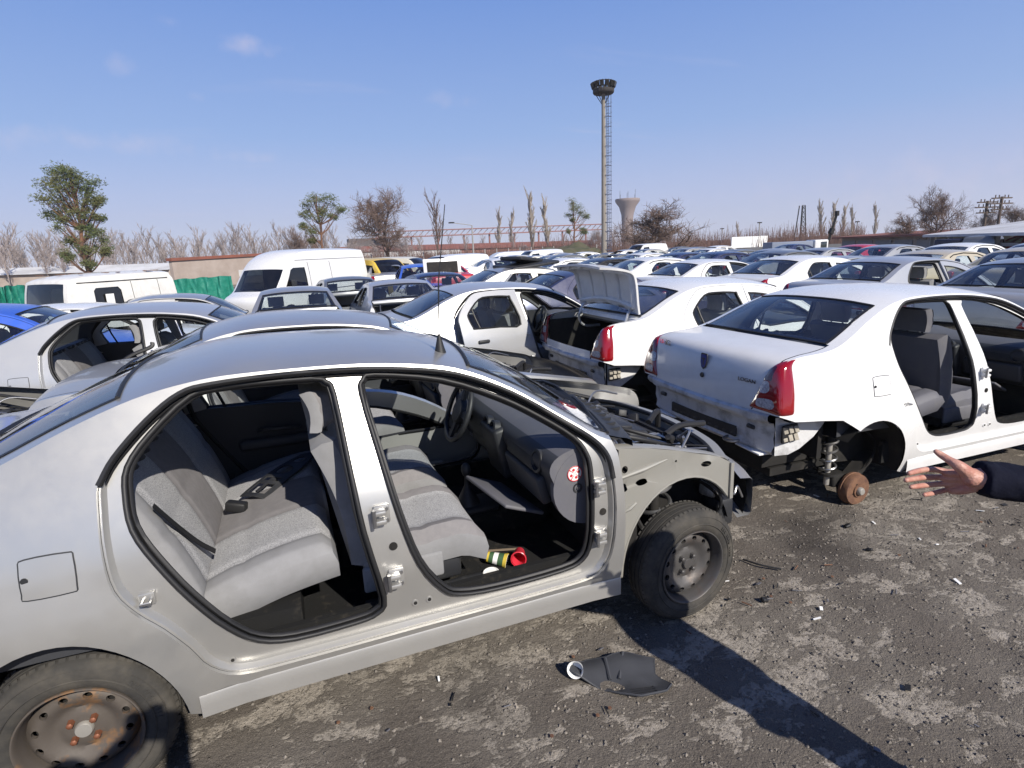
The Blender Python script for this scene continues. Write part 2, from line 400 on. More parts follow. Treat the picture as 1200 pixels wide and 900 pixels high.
def arch(cx, a0, a1, n=18, k=1.0):
    return [(cx + ARX * k * math.cos(R(a0 + (a1 - a0) * j / n)), AZ + ARZ * k * math.sin(R(a0 + (a1 - a0) * j / n))) for j in range(n + 1)]
def side_outline(front):
    """outer side panel; front = 'fender' or 'cut' (front wing taken off)"""
    lo = [(-2.105, .84), (-2.0, .80), (-1.80, .785), (-1.62, .765)]
    lo += arch(AXR, 118, -4)
    lo += [(-.93, .255), (-.5, .255), (0, .255), (.5, .255)]
    if front == 'cut':
        lo += [(.895, .255), (.90, .5), (.895, .8), (.88, 1.0)]
        E = [tuple(e[:2]) for e in ES[I(6):]]
    else:
        lo += [(.90, .255)] + arch(AXF, 184, 62) + [(1.60, .64), (1.8, .62), (2.02, .60)]
        E = [tuple(e[:2]) for e in ES]
    lo = resample(lo, .07, False)
    return lo + E[:-1]
def side_skin(mb, sgn, outer, holes, inset=0., m=0, step=.075, mf=None):
    V, T = tri_region(outer, holes, step)
    mb.add([(x, sgn * (sy(x, z) - inset), z) for x, z in V], [t if sgn < 0 else t[::-1] for t in T], m if mf is None else [mf(sum(V[k][0] for k in t) / 3, sum(V[k][1] for k in t) / 3) for t in T])
def ring(mb, sgn, lp, a, b, m=0, lp2=None):
    """wall between loop at inset a and loop (lp2) at inset b"""
    lp2 = lp2 or lp; n = len(lp)
    vs = [(x, sgn * (sy(x, z) - a), z) for x, z in lp] + [(x, sgn * (sy(x, z) - b), z) for x, z in lp2]
    mb.add(vs, [(i, (i + 1) % n, n + (i + 1) % n, n + i) for i in range(n)], m)
def shrink(lp, d):
    n = len(lp); out = []
    for i in range(n):
        a, b = Vector(lp[i - 1]), Vector(lp[(i + 1) % n]); t = (b - a).normalized(); nn = Vector((-t.y, t.x)); p = Vector(lp[i])
        q = p + nn * d
        out.append(tuple(q) if inside(tuple(p + nn * .002), lp) else tuple(p - nn * d))
    return out

def body_mesh(fr, fl, openR, openL, boot, hood=True):
    """slots 0 paint 1 dark 2 valance. fr/fl wing 'fender'/'cut'"""
    mb = MB()
    for sgn, f, op in ((-1, fr, openR), (1, fl, openL)):
        side_skin(mb, sgn, side_outline(f), [O_ALL])
        if op:
            O2 = shrink(O_ALL, .022)
            ring(mb, sgn, O_ALL, 0, .018, 0, shrink(O_ALL, .002)); ring(mb, sgn, shrink(O_ALL, .002), .018, .018, 0, shrink(O_ALL, .009)); ring(mb, sgn, shrink(O_ALL, .009), .018, .042, 0, O2)
            V, T = tri_region(O2, [IR_, IF_], .06)
            mb.add([(x, sgn * (sy(x, z) - .042), z) for x, z in V], [t if sgn < 0 else t[::-1] for t in T], 0)
            for lp in (IR_, IF_): ring(mb, sgn, lp, .042, .085, 1)
        else:
            ring(mb, sgn, O_ALL, 0, .05, 1)
            ring(mb, sgn, O_ALL, .05, .052, 1, shrink(O_ALL, .05))
        # sill underside
        xs = [-.93, -.5, 0, .5, .90]
        mb.grid([[(x, sgn * (sy(x, .255) - .003), .252) for x in xs], [(x, sgn * .60, .262) for x in xs]], 1)
        xs = [-.925 + k * .152 for k in range(13)]                       # sill flange
        mb.grid([[(x, sgn * (sy(x, z) + o), z) for x in xs] for z, o in ((.358, -.002), (.350, .004), (.31, .020), (.266, .036), (.25, .0))], 0, flip=sgn > 0)
        # wheel housings
        for cx in ((AXR,) if f == 'cut' else (AXR, AXF)):
            k = arch(cx, 135 if cx < 0 else 184, -4, 20, .995)
            mb.grid([[(x, sgn * (sy(x, z) - .012), z) for x, z in k], [(x, sgn * .52, z) for x, z in k]], 1)
            mb.add([(cx, sgn * .52, .3)] + [(x, sgn * .52, z) for x, z in k], [(0, i, i + 1) for i in range(1, len(k))], 1)
    # roof with header and pillars
    SED.strip(mb, I(9) - 1, I(14) + 1, T_FULL)
    for a, b, tg in ((I(6), I(9) - 1, TGW), (I(14) + 1, I(17), TGR)):
        for s in (-1, 1):
            SED.strip(mb, a, b, sorted([s * tg, s * (tg * .6 + .4), s * .985, s]))
    # boot shoulders
    for s in (-1, 1):
        SED.strip(mb, I(17), I(23), lambda i: sorted([s * (sl(i) + .012 + (.988 - sl(i)) * u) for u in (0, .35, .7, 1)]))
    # wing tops beside the bonnet, nose
    if fr == 'fender': SED.strip(mb, I(2), I(6), [-1, -.985, -.95, -.915])
    if fl == 'fender': SED.strip(mb, I(2), I(6), [.915, .95, .985, 1])
    if fr == 'fender' and fl == 'fender': SED.strip(mb, 0, I(2), T_FULL)
    # boot rim and gutter
    SED.strip(mb, I(17), I(23), lambda i: [-sl(i) - .012, -sl(i) + .03], 1, .025); SED.strip(mb, I(17), I(23), lambda i: [sl(i) - .03, sl(i) + .012], 1, .025)
    # bare tail panel under the boot
    rows = [(-2.105, .84, .925, -.055), (-2.125, .825, .925, -.06), (-2.125, .80, .925, -.06), (-2.105, .775, .92, -.06), (-2.06, .765, .91, -.05), (-2.045, .72, .91, -.05), (-2.05, .655, .905, -.05), (-2.035, .60, .90, -.05), (-2.05, .555, .89, -.05), (-2.03, .53, .88, -.05), (-1.95, .53, .88, -.03)]
    ts = [-1 + k / 14 for k in range(29)]
    def tail(r, t):
        x, z, w, b = r; y = t * .765 * w
        bl = max(0, 1 - abs(abs(t) - .80) / .14)
        return (x + b * (1 - t * t) - .022 * bl * (1 if .58 < z < .80 else 0), y, z)
    mb.grid([[tail(r, t) for t in ts] for r in rows], 2)
    for s in (-1, 1):                                    # inner quarter behind the missing bumper
        q = [(-2.04, .80), (-1.60, .79), (-1.64, .71), (-1.72, .63), (-1.84, .56), (-1.93, .53), (-2.03, .53)]
        V, T = tri_region(resample(q, .08), (), .09)
        mb.add([(x, s * (.715 if x > -1.9 else .715 - (-1.9 - x) * .18), z) for x, z in V], [t if s < 0 else t[::-1] for t in T], 2)
        mb.grid([[(x, s * .80, z + .012) for x, z in q[:2]], [(x, s * .71, z) for x, z in q[:2]]], 1)
        mb.box((-1.85, s * .735, .79), (.28, .05, .025), 1)
    # underbody
    mb.box((0, 0, .30), (3.7, .96, .06), 1) if not (fr == fl == 'cut') else mb.box((-.45, 0, .30), (2.8, .96, .06), 1); mb.box((0, 0, .302), (1.8, 1.30, .06), 1); mb.box((-1.72, 0, .45), (.42, .96, .2), 1)
    # bulkheads
    mb.box((.92, 0, .62), (.05, 1.46, .70), 1)
    if fr == 'fender': mb.box((1.95, 0, .50), (.10, 1.3, .34), 1); mb.box((1.4, 0, .62), (1.0, 1.0, .30), 1)
    if boot == 'shut': mb.box((-1.62, 0, .80), (.04, 1.36, .72), 1)
    else:
        mb.box((-1.12, 0, .80), (.04, 1.36, .64), 1); mb.box((-1.58, 0, .54), (.92, 1.36, .03), 1)
        for s in (-1, 1): mb.box((-1.58, s * .685, .83), (.90, .02, .58), 1)
        SED.strip(mb, I(22) + 1, I(23), [-.70, -.35, 0, .35, .70]); mb.grid([[SED.P(I(17) + 1, t * .9) + Vector((dx, 0, dz)) for t in (-1, -.5, 0, .5, 1)] for dx, dz in ((0, 0), (-.03, -.015), (-.04, -.05))], 0)
    return mb.mesh('body', [None, None, None], 33, .0012)

def hood_mesh():
    mb = MB(); SED.strip(mb, I(2), I(6), t_to(.905)); SED.strip(mb, I(2), I(6), t_to(.905), 0, .025)
    return mb.mesh('hood', [None], 50)
def lid_parts(mb, off, m):
    SED.strip(mb, I(17) + 1, I(23), lambda i: [sl(i) * u for u in (-1, -.97, -.9, -.75, -.5, -.25, 0, .25, .5, .75, .9, .97, 1)], m, off)
def lid_mesh(inner=False):
    """slots 0 paint, 1 inner skin; origin at the hinge line"""
    mb = MB(); lid_parts(mb, 0, 0)
    if inner:
        lid_parts(mb, .022, 1)
        rim = [SED.P(i, -sl(i)) for i in range(I(17) + 1, I(23) + 1)]; rim2 = [SED.P(i, -sl(i), .022) for i in range(I(17) + 1, I(23) + 1)]
        mb.grid([rim, rim2], 0); mb.grid([[Vector((p.x, -p.y, p.z)) for p in rim], [Vector((p.x, -p.y, p.z)) for p in rim2]], 0)
        for i in (I(17) + 1, I(23)):
            mb.grid([[SED.P(i, sl(i) * u) for u in (-1, -.5, 0, .5, 1)], [SED.P(i, sl(i) * u, .022) for u in (-1, -.5, 0, .5, 1)]], 0)
        # pressed ribs of the inner skin
        for u in (-.45, .0, .45): mb.tube([SED.P(i, sl(i) * u, .030) for i in range(I(17) + 3, I(23) - 1)], .022, 6, 1)
        for u in (-.9, .9): mb.tube([SED.P(i, sl(i) * u, .030) for i in range(I(17) + 3, I(23) - 1)], .026, 6, 1)
        mb.tube([SED.P(I(17) + 3, sl(I(17) + 3) * u, .03) for u in (-.9, -.4, 0, .4, .9)], .025, 6, 1)
        mb.tube([SED.P(I(22), sl(I(22)) * u, .03) for u in (-.85, -.4, 0, .4, .85)], .03, 6, 1)
    h = Vector((-1.58, 0, 1.24))
    mb.v = [tuple(Vector(v) - h) for v in mb.v]
    return mb.mesh('trunk_lid', [None, None], 40, .0008)
def glass_mesh(which):
    """slots 0 glass 1 black border"""
    a, b, tg = ((I(6), I(9) - 1, TGW), (I(14) + 1, I(17), TGR))[which]
    ts = [-tg, -tg + .035, -tg + .07, -.6, -.4, -.2, 0, .2, .4, .6, tg - .07, tg - .035, tg]
    mb = MB(); n = b - a
    fm = lambda i, j: 1 if (j == 0 or j == len(ts) - 2) else 0
    SED.strip(mb, a, b, ts, 0, -.003, fm=fm)
    for i in (a, b): mb.tube([SED.P(i, t, -.003) for t in ts], .009, 5, 1)
    return mb.mesh('glass', [None, None], 60)
_TZ = ES[I(19):, 1]
def tail_pt(s, a, z, off):
    """point on the tail corner: a < 0 across the rear face, a > 0 forward along the flank"""
    zz = min(max(z, _TZ[-1]), _TZ[0]); k = I(19) + float(np.interp(-zz, -_TZ, np.arange(len(_TZ)))); i = min(int(k), len(ES) - 2); f = k - i
    x, z0, h, b = ES[i] * (1 - f) + ES[i + 1] * f; ye = SED.w(x, zz)
    q = max(0., 1 - abs(a) / .035) * .5                     # rounds the corner
    if a <= 0:
        t = 1 + a / ye; return Vector((x + b * (1 - t * t) - off * (1 - q * .4), s * (t * ye + off * q - .006 * q), z))
    xx = x + a; return Vector((xx - off * q, s * (SED.w(xx, zz) + off - .006 * q), z))
def taillight_mesh(s):
    """slots 0 red 1 dark red 2 clear"""
    mb = MB()
    out = cr([(-.232, .868), (-.20, .92), (-.155, 1.0), (-.105, 1.085), (-.06, 1.145), (-.02, 1.180), (.025, 1.190), (.062, 1.165), (.082, 1.10), (.092, 1.0), (.095, .90), (.092, .862), (.075, .850), (0, .848), (-.12, .855), (-.215, .858)], 4, True)
    w1 = cr([(-.162, .985), (-.128, 1.045), (-.075, 1.052), (-.068, 1.0), (-.105, .975)], 4, True)
    w2 = cr([(-.165, .885), (-.16, .93), (-.10, .942), (-.045, .94), (-.028, .91), (-.045, .882), (-.10, .878)], 4, True)
    dk = cr([(-.120, 1.062), (-.088, 1.108), (-.05, 1.148), (-.022, 1.150), (-.038, 1.10), (-.052, 1.062), (-.085, 1.060)], 4, True)
    def bulge(a, z): return .004 + .016 * min(1., pdist((a, z), out) / .030) ** .6
    V, T = tri_region(resample(out, .012), [w1, w2, dk], .016)
    mb.add([tail_pt(s, a, z, bulge(a, z)) for a, z in V], [t if s < 0 else t[::-1] for t in T], 0)
    for lp, m_ in ((w1, 2), (w2, 2), (dk, 1)):
        V, T = tri_region(lp, (), .014); mb.add([tail_pt(s, a, z, bulge(a, z) - .001) for a, z in V], [t if s < 0 else t[::-1] for t in T], m_)
    rim = resample(out, .012); mb.grid([[tail_pt(s, a, z, .004) for a, z in rim], [tail_pt(s, a, z, -.02) for a, z in rim]], 0, cu=True)
    return mb.mesh('taillight', [None, None, None], 50)
def headlight_mesh(s):
    mb = MB(); rows = []
    for i in range(I(1), I(2) + 1):
        r = [SED.P(i, s * t, -.012) for t in (.45, .6, .75, .9, 1.0)]
        x, z = ES[i][:2]
        for dx in (.08, .18, .28): r.append(Vector((x - dx, s * (SED.w(x - dx, z) + .008), z + dx * .03)))
        rows.append(r)
    mb.grid(rows, 0)
    return mb.mesh('headlight', [None], 60)
def door_mesh(s, front, wn=None):
    """slots 0 paint 1 trim card 2 dark"""
    out = ([p for p in OF[:-1]] + OS[:-1]) if front else (OR[:-1] + OS[::-1][:-1])
    out = shrink(resample(out, .06), .004); win = wn or (W_F if front else W_R)
    mb = MB(); side_skin(mb, s, out, [win], 0, 0, .08)
    i2 = shrink(out, .012)
    ring(mb, s, out, 0, .045, 0, i2)
    V, T = tri_region(i2, [win], .09)
    def ins(z): return .048 if z > 1.08 else .062
    mb.add([(x, s * (sy(x, z) - ins(z)), z) for x, z in V], [t[::-1] if s < 0 else t for t in T], [0 if (sum(V[k][1] for k in t) / 3 > 1.07 or pdist((sum(V[k][0] for k in t) / 3, sum(V[k][1] for k in t) / 3), i2) < .03) else 1 for t in T])
    ring(mb, s, win, 0, .048, 2)
    # armrest, pocket and pull on the inside
    cx = .30 if front else -.58; cz = .80 if front else .82
    for (a, b, c) in ((.24, .035, .05),):
        mb.box((cx, s * (sy(cx, cz) - .085), cz), (a * 2, .07, b * 2), 1, bev=.025, seg=3)
    mb.tube([(cx - .12, s * (sy(cx, .9) - .075), .90), (cx - .08, s * (sy(cx, .9) - .11), .915), (cx + .08, s * (sy(cx, .9) - .11), .905), (cx + .12, s * (sy(cx, .9) - .075), .89)], .014, 6, 2)
    px = cx + (.16 if front else -.08)
    mb.box((px, s * (sy(px, .56) - .08), .57), (.42, .05, .16), 1, bev=.02, seg=2)
    if front: mb.lathe([(.085, 0), (.08, .012), (.0, .014)], 20, Matrix.Translation((.55, s * (sy(.55, .62) - .066), .70)) @ Euler((R(90 * s), 0, 0)).to_matrix().to_4x4(), 2)
    return mb.mesh('door', [None, None, None], 45)
def doorglass_mesh(s, front):
    mb = MB(); side_skin(mb, s, shrink(W_F if front else W_R, -.004), [], .022, 0, .15)
    return mb.mesh('glass', [None], 60)
def loop3(lp, s, ins): return [(x, s * (sy(x, z) - ins), z) for x, z in lp]
def winseal_mesh(s, front):
    mb = MB(); mb.tube(loop3(W_F if front else W_R, s, .004), .011, 5, 0, True)
    if not front: mb.tube([(x, s * (sy(x, z) - .018), z) for x, z in ((-.86, 1.08), (-.89, 1.2), (-.905, 1.32))], .009, 5, 0)
    return mb.mesh('window_seal', [None], 60)
def handle_mesh(s, front):
    x, z = (-.02, .905) if front else (-.86, .935)
    mb = MB(); mb.box((x, s * (sy(x, z) + .008), z), (.15, .04, .038), 0, bev=.014, seg=3)
    return mb.mesh('handle', [None], 60)
def aperseal_mesh(s, thin=False):
    """rubber seals of a bare door aperture, plus a dark line drawn in its outer groove"""
    mb = MB()
    if thin: mb.tube(loop3(shrink(IR_, .004), s, .052), .010, 6, 0, True)
    for lp in (() if thin else (IR_, IF_)): mb.tube(loop3(lp, s, .036), .0098, 7, 0, True); mb.tube(loop3(shrink(lp, .012), s, .058), .0105, 6, 0, True)
    if not thin: mb.tube(loop3(O_ALL, s, .015), .0026, 4, 0, True)  # no seal: dark line standing in for the shade of the outer groove
    rail = [p for p in cr(O_REAR[11:] + O_FRONT[1:8], 4)]
    mb.tube([(x, s * (sy(x, z) - .006), z - .008) for x, z in rail], .0125, 6, 0)
    mb.tube([(x, s * (sy(x, z) - .022), z - .032) for x, z in rail], .008, 6, 0)
    return mb.mesh('door_seal', [None], 60)
HINGES = ((.785, .86), (.785, .615), (-.195, .93), (-.165, .655))
def _hY(s, x, z, o=0): return s * (sy(x, z) - .042 + o)
def hinge_mesh(s, k):
    """slot 0 paint, 1 steel"""
    mb = MB(); x, z = HINGES[k]; Y = lambda x, z, o=0: _hY(s, x, z, o)
    mb.box((x, Y(x, z, .008), z), (.062, .018, .075), 0, bev=.005)
    mb.box((x - .012, Y(x, z, .028), z + .018), (.05, .044, .02), 0, bev=.006); mb.box((x - .012, Y(x, z, .028), z - .02), (.05, .044, .02), 0, bev=.006)
    mb.tube([(x - .034, Y(x, z, .045), z - .036), (x - .034, Y(x, z, .045), z + .036)], .008, 8, 1)
    for dx, dz in ((.018, .024), (.018, -.024), (-.005, 0)): mb.tube([(x + dx, Y(x, z, .010), z + dz), (x + dx, Y(x, z, .024), z + dz)], .008, 6, 1)
    return mb.mesh('hinge', [None, None], 40)
def striker_mesh(s):
    mb = MB(); x, z = -1.02, .80; Y = lambda o=0: _hY(s, x, z, o)
    mb.box((x, Y(.006), z), (.05, .014, .045), 0, bev=.004); mb.tube([(x - .012, Y(), z), (x - .012, Y(.045), z), (x + .014, Y(.045), z), (x + .014, Y(), z)], .006, 6, 1)
    return mb.mesh('striker', [None, None], 40)
PLUGS = ((.80, .728, .017), (-.165, .788, .017), (-.095, .50, .014), (-.035, .50, .014), (-.80, .455, .012))
def plug_mesh(s, k):
    mb = MB(); x, z, r = PLUGS[k]; mb.tube([(x, _hY(s, x, z, -.004), z), (x, _hY(s, x, z, .004), z)], r, 14, 0 if k > 1 else 1); mb.tube([(x, _hY(s, x, z, -.002), z), (x, _hY(s, x, z, .006), z)], r * .55, 10, 1)
    return mb.mesh('plug', [None, None], 40)
def flap_mesh(s):
    lp = cr([(-1.345, .915), (-1.335, .895), (-1.215, .895), (-1.20, .91), (-1.20, 1.005), (-1.215, 1.02), (-1.33, 1.02), (-1.345, 1.0)], 3, True)
    mb = MB(); side_skin(mb, s, lp, [], -.0025, 0, .05); ring(mb, s, lp, -.0025, .004, 0)
    lp2 = shrink(lp, -.0045); ring(mb, s, lp, -.0012, -.001, 1, lp2)
    mb.tube([(-1.335, s * (sy(-1.335, .957) + .001), .957), (-1.335, s * (sy(-1.335, .957) + .004), .957)], .011, 12, 1)
    return mb.mesh('fuel_flap', [None, None], 40)
def headliner_mesh():
    mb = MB(); ts = [t * .95 for t in T_FULL]
    SED.strip(mb, I(9) - 1, I(14) + 1, ts, 0, .03)
    for s in (-1, 1):
        SED.strip(mb, I(6), I(9) - 1, sorted([s * (TGW + .005), s * .985]), 1, .02); SED.strip(mb, I(14) + 1, I(17), sorted([s * (TGR + .005), s * .985]), 1, .02)
        # C pillar trim
        q = [(-1.08, .62), (-1.06, 1.02), (-1.07, 1.15), (-1.06, 1.24), (-.98, 1.345), (-.84, 1.455), (-1.0, 1.43), (-1.2, 1.36), (-1.4, 1.27), (-1.58, 1.19), (-1.58, .62)]
        V, T = tri_region(resample(q, .1), (), .12); mb.add([(x, s * (sy(x, z) - .09), z) for x, z in V], [t for t in T], 1)
    return mb.mesh('headliner', [None, None], 60)
def floor_mesh():
    mb = MB()
    mb.box((0., 0, .335), (1.82, 1.40, .03), 0)
    mb.box((.02, 0, .41), (1.7, .24, .16), 0, bev=.05)          # tunnel
    for s in (-1, 1):
        mb.box((-.10, s * .705, .40), (1.9, .03, .16), 0)
    mb.box((-.72, 0, .44), (.36, 1.36, .20), 0)
    mb.grid([[(.86, -.72, .34), (.86, .72, .34)], [(.70, -.72, .36), (.70, .72, .36)]], 0)
    mb.box((-1.34, 0, 1.13), (.50, 1.34, .02), 1)              # parcel shelf
    for i in range(0, 420):
        x = rnd.uniform(-.6, .75); y = rnd.uniform(-.68, .68)
        r = rnd.uniform(.002, .006); mb.box((x, y, .351), (r * 2, r, r), 0)
    return mb.mesh('floor_pan', [None, None], 40)

# ---- seats
def pad(mb, L, W, prof, th, nu=14, nv=18, T=None, bol=.03, zone=None, side_m=2, edge=.035, seams=(.60,), cross=(.5,)):
    """upholstered pad: u along length L, v across W; prof(u) = height of the centre line"""
    us = [i / nu for i in range(nu + 1)]; vsx = [-1 + 2 * j / nv for j in range(nv + 1)]
    top = []
    def se(k, e): return max(0., 1 - abs(k) ** e) ** (1 / e)
    for u in us:
        row = []
        for v in vsx:
            e = se(2 * u - 1, 5.5) * se(v, 6)
            h = prof(u) + bol * max(0., min(1., (abs(v) - .62) / .22)) - bol * .5 * max(0, (abs(v) - .9) / .1)
            h -= sum(.010 * max(0, 1 - abs(abs(v) - q) / .04) for q in seams) + sum(.008 * max(0, 1 - abs(u - q) / .05) for q in cross)
            row.append(Vector((u * L, v * W / 2, h - (1 - e) * edge * 1.6)))
        top.append(row)
    zz = zone or (lambda u, v: 0 if abs(v) < .62 else 1)
    mb_rows = [[(T @ p if T else p) for p in r] for r in top]
    mb.grid(mb_rows, 0, fm=lambda i, j: zz((i + .5) / nu, (vsx[j] + vsx[j + 1]) / 2))
    lo = [[Vector((p.x, p.y, p.z - th)) for p in (r if True else r)] for r in top]
    # side skirts
    rim = [top[0][j] for j in range(nv + 1)] + [top[i][nv] for i in range(1, nu + 1)] + [top[nu][j] for j in range(nv - 1, -1, -1)] + [top[i][0] for i in range(nu - 1, 0, -1)]
    c = Vector((L / 2, 0, 0))
    mid = [Vector((c.x + (p.x - c.x) * 1.02, p.y * 1.02, prof(p.x / L) - edge * 1.4 - th * .35)) for p in rim]
    bot = [Vector((c.x + (p.x - c.x) * .95, p.y * .95, prof(p.x / L) - edge - th)) for p in rim]
    G = [[(T @ p if T else p) for p in r] for r in (rim, mid, bot)]
    mb.grid(G, side_m, cu=True)
    o = len(mb.v); mb.add(G[2], [tuple(range(len(rim)))[::-1]], side_m)
def front_seat_mesh(s):
    """slots: 0 patterned 1 plain 2 side 3 plastic"""
    mb = MB()
    T = Matrix.Translation((-.27, s * .36, .62)) @ Euler((0, R(-6), 0)).to_matrix().to_4x4()
    pad(mb, .56, .50, lambda u: .035 * math.sin(math.pi * min(1, u * .55 + .35)) + .02 - .05 * max(0, u - .82) / .18, .13, T=T, bol=.022)
    T = Matrix.Translation((-.205, s * .36, .63)) @ Euler((0, R(-101), 0)).to_matrix().to_4x4() @ Matrix.Rotation(math.pi, 4, 'X')
    pad(mb, .58, .49, lambda u: .03 * math.sin(math.pi * u) + .02, .10, T=T, bol=.03, zone=lambda u, v: 0 if (abs(v) < .60 and u < .72) else 1)
    T = Matrix.Translation((-.335, s * .36, 1.215)) @ Euler((0, R(-97), 0)).to_matrix().to_4x4() @ Matrix.Rotation(math.pi, 4, 'X')
    pad(mb, .18, .27, lambda u: .02 * math.sin(math.pi * u) + .02, .07, 8, 10, T=T, bol=0., zone=lambda u, v: 1)
    for q in (-.06, .06): mb.tube([(-.345, s * .36 + q, 1.14), (-.355, s * .36 + q, 1.25)], .007, 6, 3)
    mb.box((-.02, s * .36, .48), (.40, .42, .12), 3, bev=.02)
    for q in (-.2, .2): mb.box((.0, s * .36 + q, .38), (.56, .035, .05), 3, bev=.008)
    mb.box((-.10, s * .36 - .255, .545), (.36, .03, .12), 2, bev=.012)
    mb.box((-.10, s * .36 + .255, .545), (.36, .03, .12), 2, bev=.012)
    return mb.mesh('front_seat', [None] * 4, 55)
def rear_seat_mesh():
    mb = MB()
    def zone(u, v):
        a = abs(v)
        return 1 if a < .30 else (0 if a < .80 else 2)
    T = Matrix.Translation((-.93, 0, .625)) @ Euler((0, R(-14), 0)).to_matrix().to_4x4()
    pad(mb, .55, 1.32, lambda u: .03 + .02 * math.sin(math.pi * u), .15, 22, 60, T=T, bol=.006, zone=zone, seams=(.30, .80), cross=(.38,))
    T = Matrix.Translation((-.885, 0, .62)) @ Euler((0, R(-113), 0)).to_matrix().to_4x4() @ Matrix.Rotation(math.pi, 4, 'X')
    pad(mb, .62, 1.36, lambda u: .025 + .02 * math.sin(math.pi * u), .12, 22, 60, T=T, bol=.006, zone=zone, seams=(.30, .80), cross=(.52,))
    for k in (-.5, -.28, .0, .28, .5):                                   # head-rest sockets
        for d in (-.05, .05): mb.box((-1.085, k + d, 1.165), (.05, .03, .03), 3, (0, R(-20), 0), bev=.004)
    return mb.mesh('rear_seat', [None] * 4, 55)
def dash_mesh():
    """slots 0 charcoal 1 grey 2 black"""
    mb = MB()
    prof = [(.92, 1.02), (.80, 1.035), (.68, 1.02), (.60, .985), (.575, .93), (.60, .86), (.62, .78), (.66, .70), (.74, .655), (.90, .64)]
    prof = cr(prof, 3)
    ys = [-.735, -.72, -.60, -.45, -.2, 0, .2, .3, .45, .6, .72, .735]
    def binn(y): return .05 * math.exp(-((y - .36) / .2) ** 2)
    mb.grid([[(x - (binn(y) if z > .8 else 0) * min(1, (.92 - x) * 4), y, z + (binn(y) if .9 < z else 0)) for x, z in prof] for y in ys], 0, fm=lambda i, j: 1 if j < 8 else 0)
    for y in (-.735, .735):
        mb.add([(x, y, z) for x, z in prof], [tuple(range(len(prof)))], 1)
    # grey end cheek (rounded), glove box, vents, centre stack
    for s in (-1, 1):
        ch = [(.60 + .0, .0)]
        pts = [(.775 + .185 * math.cos(R(a)), .83 + .19 * math.sin(R(a))) for a in range(90, 271, 12)]
        mb.prism([(x, s * .705, z) for x, z in pts], (0, s * .032, 0), 1)
        mb.lathe([(.058, 0), (.058, .03), (.046, .034), (.040, .01), (0, .008)], 20, Matrix.Translation((.605, s * .58, .93)) @ Euler((0, R(-80), 0)).to_matrix().to_4x4(), 2)
    mb.box((.60, -.40, .79), (.05, .44, .15), 0, (0, R(-14), 0), bev=.015); mb.box((.585, -.38, .91), (.03, .34, .075), 2, (0, R(12), 0), bev=.01)
    mb.box((.60, 0, .82), (.10, .26, .30), 2, (0, R(-12), 0), bev=.02)
    for q in (-.055, .055): mb.lathe([(.046, 0), (.046, .035), (.036, .04), (.03, .015), (0, .01)], 18, Matrix.Translation((.575, q, .95)) @ Euler((0, R(-75), 0)).to_matrix().to_4x4(), 2)
    mb.box((.50, -.30, .665), (.24, .46, .02), 1, (0, R(24), R(8)), bev=.008)          # sagging lower flap
    mb.box((.70, .36, .78), (.20, .36, .16), 2, bev=.03)
    return mb.mesh('dashboard', [None] * 3, 50)
def wheel_steer_mesh():
    mb = MB()
    mb.tube([(.185 * math.cos(R(a)), .185 * math.sin(R(a)), 0) for a in range(0, 360, 10)], .017, 8, 0, True)
    mb.lathe([(0, .02), (.07, .015), (.085, -.02), (.06, -.07), (.03, -.10), (.03, -.26)], 18, None, 0)
    for a in (0, 180, 270): mb.bar((0.05 * math.cos(R(a)), .05 * math.sin(R(a)), -.01), (.18 * math.cos(R(a)), .18 * math.sin(R(a)), 0), .045, .02, 0)
    mb.bar((0, .02, -.06), (.16, .10, -.06), .02, .012, 0); mb.bar((0, .02, -.06), (-.16, .10, -.06), .02, .012, 0)
    return mb.mesh('steering_wheel', [None], 50)
def gear_mesh():
    mb = MB()
    mb.lathe([(.075, 0), (.06, .03), (.03, .09), (.014, .12), (.011, .17), (.02, .18), (.028, .205), (.026, .235), (.012, .25), (0, .252)], 16, Matrix.Translation((.39, 0, .505)), 0)
    mb.box((.35, 0, .495), (.40, .20, .04), 0, bev=.015); mb.bar((.1, 0, .53), (-.12, 0, .60), .03, .03, 0)
    return mb.mesh('gear_lever', [None], 50)

